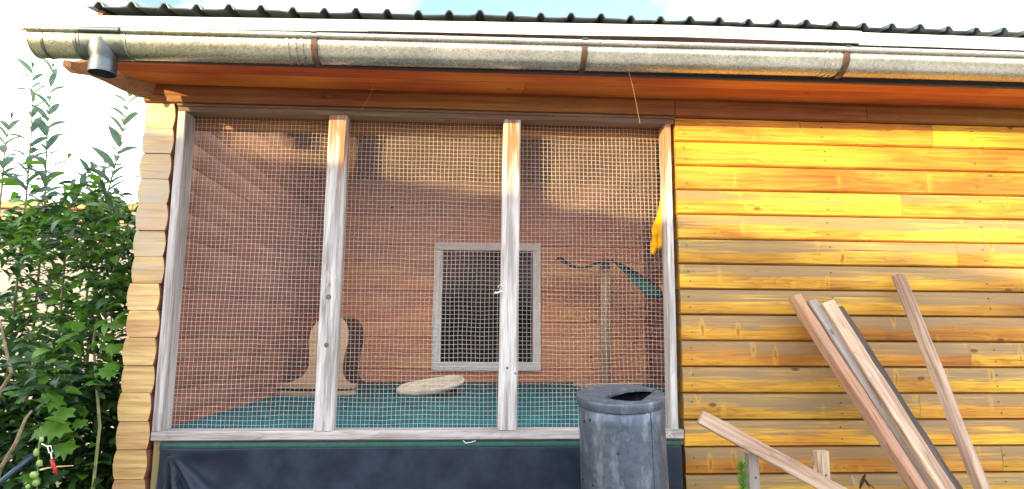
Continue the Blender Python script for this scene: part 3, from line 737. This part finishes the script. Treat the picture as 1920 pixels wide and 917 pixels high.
cap.add(v, [[i, i+1, m+i+1, m+i] for i in range(m-1)]+[list(range(m))])
cap.tube([(xe0-.012, gy(0)-GR-.008, gz(xe0)+.014), (xe0+.012, gy(0)-GR-.008, gz(xe0)+.014)], [.006, .0115], 10)
co_ = cap.build('end_cap', GALV, gut); autosmooth(co_)
for xx, wd in ((-1.715, .010), (-1.592, .012), (-1.575, .008), (-1.408, .010), (-1.398, .007), (xc1-.03, .012), (xc1+.0, .012), (xc1+.028, .012), (xc2-.02, .010), (xc2+.006, .012), (xc2+.03, .010)):
    trough(xx, xx+wd, GR+.0035, mat=GALV if xx > -1.4 else ZINC, name='joint_band', bead=False, th=.003)
# outlet funnel section and stub
trough(-1.562, -1.409, GR+.0022, mat=ZINC, name='outlet_trough', bead=True)
ox, oy = -1.497, gy(0); oz = gz(ox)
fun = MB()
v = []; f = []; n = 24
rings = [(.066, -.010, .062), (.060, -.045, .060), (.050, -.074, .050), (.0445, -.088, .0445), (.0445, -.098, .0445)]
for (ra, dz, rb) in rings:
    for i in range(n):
        a = 2*math.pi*i/n; v.append((ox+ra*math.cos(a), oy-.012+rb*math.sin(a), oz+dz))
for k in range(len(rings)-1):
    for i in range(n): f.append([k*n+i, k*n+(i+1) % n, (k+1)*n+(i+1) % n, (k+1)*n+i])
fo = link('outlet_funnel', mesh('outlet_funnel', v, f, ZINC, True), gut)
stub = MB(); v = []; f = []
rings = [(.0455, -.088), (.050, -.090), (.050, -.134), (.0515, -.136), (.0515, -.140), (.047, -.140), (.047, -.090)]
for (ra, dz) in rings:
    for i in range(n):
        a = 2*math.pi*i/n; v.append((ox+ra*math.cos(a), oy-.012+ra*math.sin(a), oz+dz))
for k in range(len(rings)-1):
    for i in range(n): f.append([k*n+i, k*n+(i+1) % n, (k+1)*n+(i+1) % n, (k+1)*n+i])
st = MB().add(v, f).build('outlet_stub', ZINC, gut); autosmooth(st)
oval(MB(), (ox, oy-.012), .0468, .0468, oz-.093, oz-.0915).build('stub_bottom', BLACK, gut)
for px in (590, 1095, 1583):
    xx = P(px, 100, -.5).x
    trough(xx-.012, xx+.012, GR+.0075, -190, 4, mat=STRAP, name='bracket', bead=False, th=.003)
    b = MB().box((xx-.011, gy(xx)-GR-.022, gz(xx)+.022), (xx+.011, -.40, gz(xx)+.0265), 0, .001).build('bracket_clip', ZINC, gut)
# ------------------------------------------------------------------ bin
bin_ = reg(empty('metal_bin', (.592, -.42, 0), 'tall blue grey galvanised metal bin with slanted lid and slot opening', 'bin'))
brx = .1695; bcx, bcy = .592, -.42; btop = 1.277
TA, TB = -.145, .035                       # lid plane slopes
def lidz(x, y): return btop+TA*-1*(y)+TB*(x)
n = 48; v = []; f = []
lean = .028
def bc(z): return bcx+(btop-z)*lean
levels = [0, .02, .3, .6, .75, .9, 1.0, 1.1, 1.17]
for z in levels:
    for i in range(n):
        a = 2*math.pi*i/n
        rr = brx*(1-.003+.014*mnoise.noise((math.cos(a)*2, math.sin(a)*2, z*3)))
        v.append((bc(z)+rr*math.cos(a), bcy+rr*math.sin(a), z))
for i in range(n):
    a = 2*math.pi*i/n; x, y = brx*.997*math.cos(a), brx*.997*math.sin(a)
    v.append((bc(btop)+x, bcy+y, lidz(x, y)-.012))
for k in range(len(levels)):
    for i in range(n): f.append([k*n+i, k*n+(i+1) % n, (k+1)*n+(i+1) % n, (k+1)*n+i])
bb = link('body', mesh('body', v, f, BIN, True), bin_); bb.modifiers.new('t', 'SOLIDIFY').thickness = .003
sa = R(-62)
MB().tube([(bc(z)+brx*1.001*math.cos(sa), bcy+brx*1.001*math.sin(sa), z) for z in (0.01, .6, 1.1, 1.225)], .0028, 6).build('seam', BIN, bin_)
# lid with slot hole
bm = bmesh.new()
ring = []
for i in range(n):
    a = 2*math.pi*i/n; ring.append(bm.verts.new((1.012*brx*math.cos(a), 1.012*brx*math.sin(a), 0)))
hole = []
hs = [(-.070, -.062), (-.045, -.092), (.0, -.118), (.035, -.124), (.050, -.118), (.146, .030), (.142, .050), (.115, .066), (.07, .066), (.035, .056), (-.074, -.030), (-.080, -.048)]
for (a, b) in hs: hole.append(bm.verts.new((a+.005, b, 0)))
ed = [bm.edges.new((ring[i], ring[(i+1) % n])) for i in range(n)]+[bm.edges.new((hole[i], hole[(i+1) % len(hole)])) for i in range(len(hole))]
bmesh.ops.triangle_fill(bm, edges=ed, use_beauty=True)
for q in list(bm.verts): pass
bm.verts.index_update()
tops = [q.co.copy() for q in bm.verts]; tf = [[q.index for q in fc.verts] for fc in bm.faces]; bm.free()
mb = MB()
T = lambda p: Vector((bc(btop)+p.x, bcy+p.y, lidz(p.x, p.y)+p.z))
# dish slightly below the rim
mb.add([T(Vector((p.x, p.y, .0))) for p in tops], tf)
rv = []; rf = []
for (s_, dz) in ((1.012, 0), (1.022, -.002), (1.026, -.007), (1.026, -.032), (1.018, -.034), (1.006, -.034)):
    for i in range(n):
        a = 2*math.pi*i/n; x, y = brx*s_*math.cos(a), brx*s_*math.sin(a); rv.append(T(Vector((x, y, dz))))
for k in range(5):
    for i in range(n): rf.append([k*n+i, k*n+(i+1) % n, (k+1)*n+(i+1) % n, (k+1)*n+i])
mb.add(rv, rf)
hv = [T(Vector((a+.005, b, dz))) for dz in (.0, -.010) for a, b in hs]; nh = len(hs)
mb.add(hv, [[i, (i+1) % nh, nh+(i+1) % nh, nh+i] for i in range(nh)])
me = mesh('lid', mb.v, mb.f, BIN); lid = link('lid', me, bin_); autosmooth(lid, 50)
oval(MB(), (bc(.9), bcy), brx*.97, brx*.97, .90, .904).build('inner_floor', BLACK, bin_)
for (px, py) in ((1095, 790), (1106, 788), (1159, 851), (1091, 899), (1112, 910)):
    p = P(px, py, bcy); dx = max(-.995, min(.995, (p.x-bc(p.z))/brx)); yy = -math.sqrt(1-dx*dx)
    # step closer until the ray meets the front of the cylinder
    Y = bcy
    for _ in range(8):
        p = P(px, py, Y); dx = max(-.985, min(.985, (p.x-bc(p.z))/brx)); Y = bcy-brx*math.sqrt(1-dx*dx)
    nx, ny = dx, -math.sqrt(1-dx*dx); c = Vector((bc(p.z)+nx*brx, bcy+ny*brx, p.z))
    MB().tube([c-Vector((nx, ny, 0))*.002, c+Vector((nx, ny, 0))*.0012], .0052, 10).build('drilled_hole', BLACK, bin_)
# ------------------------------------------------------------------ leaning timber
def plank(name, A, B, w_, t_, mat, label, group=None, face=None, ground=True, seed=0, roll=0, skew=0):
    d = (B-A)
    if ground: B = A+d*((A.z-.01)/(A.z-B.z))
    X = (B-A).normalized(); fn = Vector(face or (0, -1, .25)); Y = (-fn+X*fn.dot(X)).normalized(); Z = X.cross(Y)
    m_ = Matrix((X, Y, Z)).transposed().to_4x4(); m_.translation = (A+B)/2
    m_ = m_ @ Matrix.Rotation(roll, 4, 'X')
    o = lumber(name, (B-A).length, w_, t_, mat, m_, None, .0045, 24, seed)
    return setm(o, label, 'plank', group)
lg = 'timbers leaning on the log wall'
plank('leaning_plank', P(1488, 557, -.105), P(1722, 917, -.43), .056, .045, PLK_R, 'reddish leaning plank, outermost of the bundle on the slanted offcut side', lg, seed=21, roll=-.35)
plank('leaning_plank', P(1519, 566, -.085), P(1746, 917, -.40), .048, .040, PLK_G, 'narrow grey leaning plank wedged between reddish and pale planks', lg, seed=22, roll=-.1)
plank('leaning_plank', P(1549, 569, -.11), P(1771, 917, -.44), .062, .045, PLK_L, 'broad pale leaning plank on the front of the bundle', lg, seed=23)
plank('leaning_plank', P(1569, 578, -.075), P(1789, 917, -.395), .050, .030, PLK_D, 'dark edged leaning plank tucked behind the broad pale plank', lg, seed=24)
plank('leaning_pole', P(1684, 517, -.055), P(1843, 917, -.42), .050, .042, PLK_L, 'single slim pale timber leaning alone on the log wall', lg, seed=25, roll=-.4)
plank('slanted_board', P(1313, 782, -.50), P(1562, 917, -.53), .056, .024, PLK_L, 'pale board with orange grain slanting across two short stakes', None, seed=26, ground=True, face=(0, -1, .1))
for (px, py, w_, mat, lb, Y) in ((1409, 849, .044, PLK_G, 'grey stake under the upper end of the slanted board', -.455), (1539, 845, .050, PLK_L, 'pale notched stake behind the middle of the slanted board', -.455)):
    p = P(px, py, Y)
    st = reg(empty('stake', (p.x, p.y, 0), lb, 'stake', 'stakes by the log wall'))
    vpost(p.x-w_/2, p.x+w_/2, Y-.018, Y+.018, 0, p.z, mat, 0, int(px), 'shaft', st)
    MB().tube([(p.x+.004, Y-.0175, p.z-.09), (p.x+.004, Y-.021, p.z-.09)], .004, 8).build('nail', NAIL, st)
    if px > 1500:
        MB().add([(p.x-.042, Y-.015, p.z-.06), (p.x-.027, Y-.015, p.z-.02), (p.x-.0265, Y-.015, p.z-.13), (p.x-.042, Y-.015, p.z-.11),
                  (p.x-.042, Y+.015, p.z-.06), (p.x-.027, Y+.015, p.z-.02), (p.x-.0265, Y+.015, p.z-.13), (p.x-.042, Y+.015, p.z-.11)],
                 [[0, 1, 2, 3], [7, 6, 5, 4], [0, 4, 5, 1], [1, 5, 6, 2], [2, 6, 7, 3], [3, 7, 4, 0]]).build('splinter', PLK_R, st)
# ------------------------------------------------------------------ plants by the wall on the right
sap = reg(empty('spruce_sapling', (P(1391, 900, -.55).x, -.55, 0), 'small bright green spruce sapling beside the grey stake', 'sapling'))
tp = P(1391, 868, -.55); bx_ = tp.x
MB().tube([(bx_-.01, -.55, 0), (bx_, -.55, .5), (bx_+.002, -.55, tp.z)], [.007, .005, .002], 6).build('stem', TWIG, sap)
mb = MB()
def needle(mb, p, d, L, w_):
    d = d.normalized(); s_ = d.cross(Vector((.3, .8, .2))).normalized()*w_
    q = d.cross(s_).normalized()*w_
    mb.add([p-s_, p+s_, p+d*L*.6+s_*.8, p+d*L, p+d*L*.6-s_*.8], [[0, 1, 2, 4], [4, 2, 3]])
def shoot(p0, p1, nn, L):
    ax = (p1-p0).normalized()
    for i in range(nn):
        t = i/nn; p = p0.lerp(p1, t); r_ = Vector((random.gauss(0, 1), random.gauss(0, 1), random.gauss(0, 1))); r_ -= ax*r_.dot(ax)
        needle(mb, p, r_.normalized()+ax*random.uniform(.5, 1.1), L*random.uniform(.7, 1.15), .0014)
shoot(Vector((bx_, -.55, .35)), tp, 900, .034)
for k in range(14):
    z = .2+.62*k/14; a = k*2.4
    q0 = Vector((bx_, -.55, z)); q1 = q0+Vector((math.cos(a)*.06, math.sin(a)*.06, .07)); shoot(q0, q1, 90, .02)
setm(mb.build('needles', NEEDLE, sap), kind='stuff')
def lance(L, w_, arch=.25, seg=6, fold=.25):
    """lanceolate leaf: base at origin, along +X, arching down in Z"""
    v = []; f = []
    for i in range(seg+1):
        t = i/seg; ww = w_*math.sin(math.pi*min(1, t*.93+.05))**.8*(1-.35*t); z = arch*L*(t*.55-t*t*.9)
        x = L*t*(1-.1*t)
        v += [(x, -ww, z+ww*fold), (x, 0, z), (x, ww, z+ww*fold)]
    for i in range(seg):
        a = i*3; b = a+3; f += [[a, a+1, b+1, b], [a+1, a+2, b+2, b+1]]
    return v, f
dk = reg(empty('dark_seedling', (P(1620, 905, -.5).x, -.5, 0), 'small dark leaved seedling poking up beside the leaning planks', 'plant'))
q = P(1618, 917, -.5)
MB().tube([(q.x-.05, -.5, 0), (q.x-.02, -.5, .5), (q.x-.005, -.5, q.z)], [.006, .004, .003], 6).build('stem', TWIG, dk)
dleaf = plain('black_green_leaf', (.012, .016, .018), .35, 0, 30, .3)
for (px, py, L, an, mat) in ((1612, 917, .075, 65, dleaf), (1630, 914, .06, 120, dleaf), (1640, 917, .05, 140, dleaf), (1603, 912, .05, 100, plain('pale_bud', (.45, .43, .38), .7))):
    v, f = lance(L, .014); b_ = P(px, py, -.5)
    MB().add([Vector((x*math.cos(R(an)), y-.0, x*math.sin(R(an))+z*.3)) for x, y, z in v], f).build('leaf', mat, dk, True, mw=Matrix.Translation(b_))
# ------------------------------------------------------------------ shrubs at left
def leafmat_of(p, d, roll, s_=1.0, droop=0):
    X = Vector(d).normalized(); Z = Vector((0, 0, 1)); Y = Z.cross(X)
    if Y.length < 1e-3: Y = Vector((0, 1, 0))
    Y.normalize(); Z = X.cross(Y)
    m_ = Matrix((X, Y, Z)).transposed().to_4x4() @ Matrix.Rotation(roll, 4, 'X') @ Matrix.Scale(s_, 4); m_.translation = p
    return m_
LM = [mesh('leaf', *lance(1, .15, .55), LEAF_T, True), mesh('leaf', *lance(1, .125, .8), LEAF_T, True), mesh('leaf', *lance(1, .17, .35), LEAF_T, True)]
desc = ['tallest slender leafy stem rising beside the gutter end', 'slender leafy stem with browned leaves midway up', 'slender leafy stem closest to the cabin corner logs',
        'shorter slender leafy stem on the outer side of the shrub', 'short leafy shoot low between two tall stems', 'half height leafy shoot leaning towards the corner logs']
stems = [((61, 128), (49, 373), .9), ((99, 126), (84, 392), 1.0), ((243, 178), (192, 400), .9), ((21, 222), (4, 345), .8), ((172, 313), (128, 392), .8), ((200, 300), (178, 400), 1.1)]
for si, ((tx, ty), (bx2, by2), Y) in enumerate(stems):
    a = P(tx, ty, Y); b = P(bx2, by2, Y)
    base = Vector((b.x+random.uniform(-.05, .05), Y, 0))
    root = reg(empty('tall_stem_shrub', base, desc[si], 'shrub', 'tall leafy stems beside the cabin'))
    pts = [base, b.lerp(base, .5)+Vector((.02, 0, 0)), b, b.lerp(a, .5)+Vector((.012*(-1)**si, 0, 0)), a]
    MB().tube(pts, [.011, .009, .0065, .0045, .0015], 6).build('stem', TWIG, root)
    L = (a-b).length; step = .046; nn = int(L/step)+3
    for i in range(nn):
        t = i*step/L
        if t > 1: break
        p = b.lerp(a, t)+Vector((.012*(-1)**si*math.sin(math.pi*t), 0, 0))
        az = i*1.35+si
        for sgn in (0, math.pi):
            if random.random() < .06: continue
            aa = az+sgn+random.uniform(-.35, .35)
            # keep pairs mostly spread across, as the stems show
            dvec = Vector((math.cos(aa)*1.0, math.sin(aa)*.75, random.uniform(.35, .75)+.35*t))
            s_ = (.20-.085*t)*random.uniform(.8, 1.15)
            if p.x+dvec.normalized().x*s_ > XL0-.03 and Y < YB: dvec.x = -abs(dvec.x)
            link('leaf', random.choice(LM), root, leafmat_of(p, dvec, random.uniform(-.5, .5), s_))
    for q in range(4):
        link('leaf', LM[2], root, leafmat_of(a, (random.uniform(-.5, .5), random.uniform(-.5, .5), 1), 0, .05))
# dense lower bush
def bush(name, label, n, vol, mats, Lr, wr, base, seed, group, pale=.32):
    rnd = random.Random(seed); mb = MB()
    root = reg(empty(name, base, label, 'shrub', group))
    cl = [Vector((rnd.uniform(*vol[0]), rnd.uniform(*vol[1]), vol[2][0]+(vol[2][1]-vol[2][0])*rnd.random()**.8)) for _ in range(max(24, n//42))]
    for i in range(n):
        c = rnd.choice(cl); p = c+Vector((rnd.gauss(0, .085), rnd.gauss(0, .085), rnd.gauss(0, .075)))
        if p.x > XL0-.035 and p.y > -.1: p.x = XL0-.03-rnd.random()*.10
        if p.z < .02: continue
        d = Vector((rnd.gauss(0, 1), rnd.gauss(0, 1)-.35, rnd.uniform(-.55, .5)))
        L = rnd.uniform(*Lr)
        if p.x+d.normalized().x*L > XL0-.02 and p.y > -.15: d.x = -abs(d.x)
        m_ = leafmat_of(p, d, rnd.uniform(-.7, .7), 1)
        v, f = lance(L, L*rnd.uniform(*wr), rnd.uniform(.3, .8), 4)
        mb.add([m_ @ Vector(q) for q in v], f, 1 if rnd.random() < pale*(1.6 if c.z > 1.4 else .6) else 0)
    setm(mb.build('foliage', [mats, LEAF_V], root, True), kind='stuff')
    rb = MB()
    for k in range(9):
        c = cl[k % len(cl)]; b0 = Vector(base)+Vector((rnd.uniform(-.15, .15), rnd.uniform(-.15, .15), 0))
        mid = b0.lerp(c, .5)+Vector((rnd.uniform(-.1, .1), rnd.uniform(-.1, .1), .1))
        rb.tube([b0, mid, c], [.014, .009, .003], 6)
    rb.build('branches', BARK, root)
    return root
gb = 'leafy bushes beside the cabin'
bush('broadleaf_bush', 'dark green bush under the tallest stems beside the pale wall', 1500, ((-3.0, -2.35), (.55, 1.3), (.5, 2.25)), LEAF_D, (.07, .125), (.15, .24), (-2.65, .9, 0), 3, gb)
bush('broadleaf_bush', 'mid green bush filling the gap along the corner logs', 4200, ((-2.25, -1.62), (.05, .9), (.5, 2.2)), LEAF_D, (.06, .11), (.17, .26), (-2.0, 1.0, 0), 4, gb)
bush('broadleaf_bush', 'low shaded bush in front of the corner logs with dark leaves', 2200, ((-2.5, -1.72), (-.15, .45), (.3, 1.35)), LEAF_D, (.06, .11), (.2, .32), (-2.1, .15, 0), 5, gb)
bush('broadleaf_bush', 'yellow green bush top catching the evening sun beside the corner logs', 520, ((-2.35, -1.85), (1.7, 2.4), (1.9, 2.62)), LEAF_V, (.07, .12), (.17, .26), (-2.1, 2.0, 0), 6, gb)
# lobed vine leaves
def vine_leaf():
    lob = [(0, .02), (-.18, -.10), (-.42, -.06), (-.40, .18), (-.62, .34), (-.36, .44), (-.30, .70), (-.12, .62), (0, 1.0), (.12, .62), (.30, .70), (.36, .44), (.62, .34), (.40, .18), (.42, -.06), (.18, -.10)]
    v = [(y, x, -.22*abs(x)-.14*max(0, y-.4)) for x, y in lob]+[(.38, 0, .04)]
    return v, [[i, (i+1) % len(lob), len(lob)] for i in range(len(lob))]
VM = mesh('leaf', *vine_leaf(), LEAF_V, True)
vn = reg(empty('climbing_vine', (-1.75, -.1, 0), 'bright green climbing vine with lobed leaves against the corner logs', 'vine'))
vp = [P(270, 1150, -.05), P(205, 800, -.02), P(175, 640, .1), P(190, 560, .2), P(225, 480, .3), P(246, 395, .4), P(252, 378, .45)]
for q in vp: q.x = min(q.x, XL0-.06)
vp[0].z = 0
MB().tube(vp, [.008, .007, .006, .006, .005, .004, .002], 6).build('stem', TWIG, vn)
for (px, py, Y, s_, az) in ((100, 740, -.15, .085, -1.2), (125, 765, -.16, .075, -1.7), (108, 790, -.18, .095, -1.4), (85, 800, -.15, .07, -2.1), (120, 830, -.12, .08, -1.1), (210, 690, -.02, .07, -1.0), (225, 680, 0, .06, -.6), (190, 600, .1, .07, -1.9), (222, 600, .1, .075, -1.3), (205, 625, .12, .06, -1.6), (235, 590, .15, .055, -1.2), (180, 640, .1, .06, -2.4), (215, 645, .05, .07, -1.3)):
    p = P(px, py, Y); p.x = min(p.x, XL0-.05)
    link('leaf', VM, vn, leafmat_of(p, (math.cos(az)*.9, math.sin(az)*.7, -.65), random.uniform(-.3, .3), s_*1.15))
for k in range(110):
    t = random.random()**.9*.95; i = min(5, int(t*6)); p = vp[i].lerp(vp[i+1], t*6-i)+Vector((random.uniform(-.22, .01), random.uniform(-.10, .12), random.uniform(-.05, .05)))
    if p.z < .3: p.z = random.uniform(.5, 1.8)
    p.x = min(p.x, XL0-.07)
    link('leaf', VM, vn, leafmat_of(p, (random.uniform(-1, .2), random.uniform(-1, .2), random.uniform(-.8, .1)), random.uniform(-.5, .5), random.uniform(.05, .085)))
# bare branches among the foliage
for (pts, lb) in (([(0, 735, -.1), (22, 700, -.12), (10, 650, -.1), (0, 600, -.08)], 'bare brown forked twig in front of the dark bush'), ([(0, 880, -.2), (30, 830, -.22), (48, 785, -.22), (60, 770, -.2)], 'pale tan bare branch crossing the dark low leaves')):
    q = [P(*a) for a in pts]; q = [Vector((q[0].x-.1, q[0].y, 0))]+q
    o = MB().tube(q, [.010]+[.0085, .0075, .006, .004], 8).build('bare_branch', BARK); setm(o, lb, 'branch')
# blue black pole
a = P(66, 850, -.2); b = P(0, 905, -.25); d = (b-a).normalized()
q = MB().tube([a, b, b+d*(b.z/abs(d.z))], .011, 10).build('dark_pole', HOSE, smooth=True); setm(q, 'thin blue black pole slanting through the dark low leaves', 'pole')
# white link and red tag hanging on a twig
hg = reg(empty('hanging_tag', P(97, 835, -.32), 'white wire hook with a red plastic tag hanging among leaves', 'tag'))
pp = lambda x, y: P(x, y, -.32)
MB().tube([pp(78, 832), pp(88, 837), pp(95, 836)], .0022, 6).build('hook', WHITEP, hg)
MB().tube([pp(89, 838), pp(95.5, 836), pp(98, 847), pp(92, 849), pp(89, 838)], .0022, 6).build('link', WHITEP, hg)
MB().tube([pp(95, 848), pp(97.5, 862)], .0024, 6).build('shank', WHITEP, hg)
MB().tube([pp(96.5, 861), pp(101, 875), pp(106, 889)], [.006, .008, .005], 8).build('tag_body', REDP, hg, True)
tw = MB().tube([P(75, 881, -.315), P(92, 877, -.315), P(110, 875, -.30), P(138, 873, -.28)], [.004, .003, .003, .0015], 6).build('dry_twig', STRAW); setm(tw, 'dry straw coloured twig behind the red tag', 'twig')
fr0 = None
fc = reg(empty('fruit_sprig', P(68, 840, -.3), 'sprig of small unripe green fruits hanging beside the red tag', 'fruit'))
MB().tube([P(76, 800, -.28), P(73, 840, -.3), P(70, 900, -.3), P(68, 930, -.3)], .0022, 6).build('stem', TWIG, fc)
for (px, py, r_, e) in ((68, 848, .0095, 1.7), (74, 868, .011, 1.3), (64, 890, .0145, 1.0), (68, 905, .0125, 1.2), (53, 912, .009, 1.1), (78, 824, .008, 1.6)):
    c = P(px, py, -.31); bm = bmesh.new(); bmesh.ops.create_uvsphere(bm, u_segments=14, v_segments=9, radius=r_)
    for q in bm.verts:
        t = q.co.z/r_; q.co.x *= 1-.12*t; q.co.y *= 1-.12*t; q.co.z *= e
        if t > .9: q.co.z -= r_*.12
    me = bpy.data.meshes.new('fruit'); bm.to_mesh(me); bm.free(); me.materials.append(FRUIT)
    me.polygons.foreach_set('use_smooth', [True]*len(me.polygons)); link('fruit', me, fc, Matrix.Translation(c))
# ------------------------------------------------------------------ pale outbuilding behind the shrubs
ob = reg(empty('outbuilding', (-7, 5.5, 0), 'pale rendered outbuilding with wooden roof edge behind the shrubs', 'outbuilding'))
zc = P(100, 393, 5).z
MB().box((-11, 5, 0), (-2.3, 8, zc-.002)).build('wall', RENDERW, ob)
MB().box((-11.1, 4.93, zc), (-2.2, 8.1, zc+.085), 0, .01).build('roof_edge', FENCEW, ob)
MB().box((-11.05, 4.96, zc-.16), (-2.25, 4.998, zc-.09), 0, .005).build('trim_board', FENCEW, ob)
# ------------------------------------------------------------------ house behind the viewer that shades the wall
hs_ = reg(empty('neighbour_garage', (-5, -8, 0), 'rendered garage with a low sloping roof opposite the cabin', 'garage'))
HY = -5.0; tt = (-HY)/(-tosun.y)
def edge(xw): return None
def sh(px, py):
    p = P(px, py); return p+tosun*tt
pa = sh(300, 247); pb = sh(1920, 522); slope = (pb.z-pa.z)/(pb.x-pa.x)
x0h, x1h = -12.0, 3.0
z0h = pa.z+(x0h-pa.x)*slope; z1h = pa.z+(x1h-pa.x)*slope
MB().prism([(x0h+.3, 0), (x1h-.3, 0), (x1h-.3, z1h-.22), (x0h+.3, z0h-.22)], HY-.35, HY-6, axis='y').build('wall', BRICKH, hs_)
MB().prism([(x0h, z0h-.2), (x1h, z1h-.2), (x1h, z1h), (x0h, z0h)], HY, HY-6.3, axis='y').build('roof', ROOFH, hs_)
for wx in (-10, -7, -1.5):
    wf = MB().box((wx-.55, HY-.36, 1.0), (wx+.55, HY-.30, 2.3), 0, .01).build('window', WFRAME, hs_)
    MB().box((wx-.45, HY-.31, 1.1), (wx+.45, HY-.295, 2.2)).build('pane', GLASS, wf)
# ------------------------------------------------------------------ small details
for pts, lb in (([(1174, 119, -.46), (1186, 160, -.40), (1194, 200, -.37), (1200, 232, -.36)], 'long dry straw dangling from the gutter over the right bay'), ([(702, 160, -.12), (692, 182, -.09), (676, 208, -.06)], 'short dry straw caught under the soffit above the middle bay')):
    o = MB().tube([P(*a) for a in pts], [.00035]*len(pts), 5).build('dry_straw', STRAW); setm(o, lb, 'straw', 'dry straws under the eave')
sg = reg(empty('string_knot', P(935, 545, -.012), 'loose knot of white string tied on the middle right post', 'string'))
MB().tube([P(*a) for a in ((945, 548, -.011), (938, 545, -.016), (934, 537, -.018), (939, 533, -.016), (944, 538, -.011))], .0017, 6).build('loop', STRING, sg)
MB().tube([P(*a) for a in ((940, 545, -.013), (933, 549, -.02), (929, 548, -.022), (927, 551, -.02))], [.003, .0035, .0045, .002], 6).build('tail', STRING, sg)
for pts, lb in (([(868, 826, -.012), (874, 831, -.016), (884, 829, -.016), (892, 826, -.012)], 'frayed white string under the bottom rail of the middle bay'), ([(1246, 812, -.012), (1251, 817, -.018), (1256, 812, -.016), (1261, 819, -.014)], 'white string wound at the foot of the right post')):
    o = MB().tube([P(*a) for a in pts], .0016, 6).build('string_end', STRING); setm(o, lb, 'string')
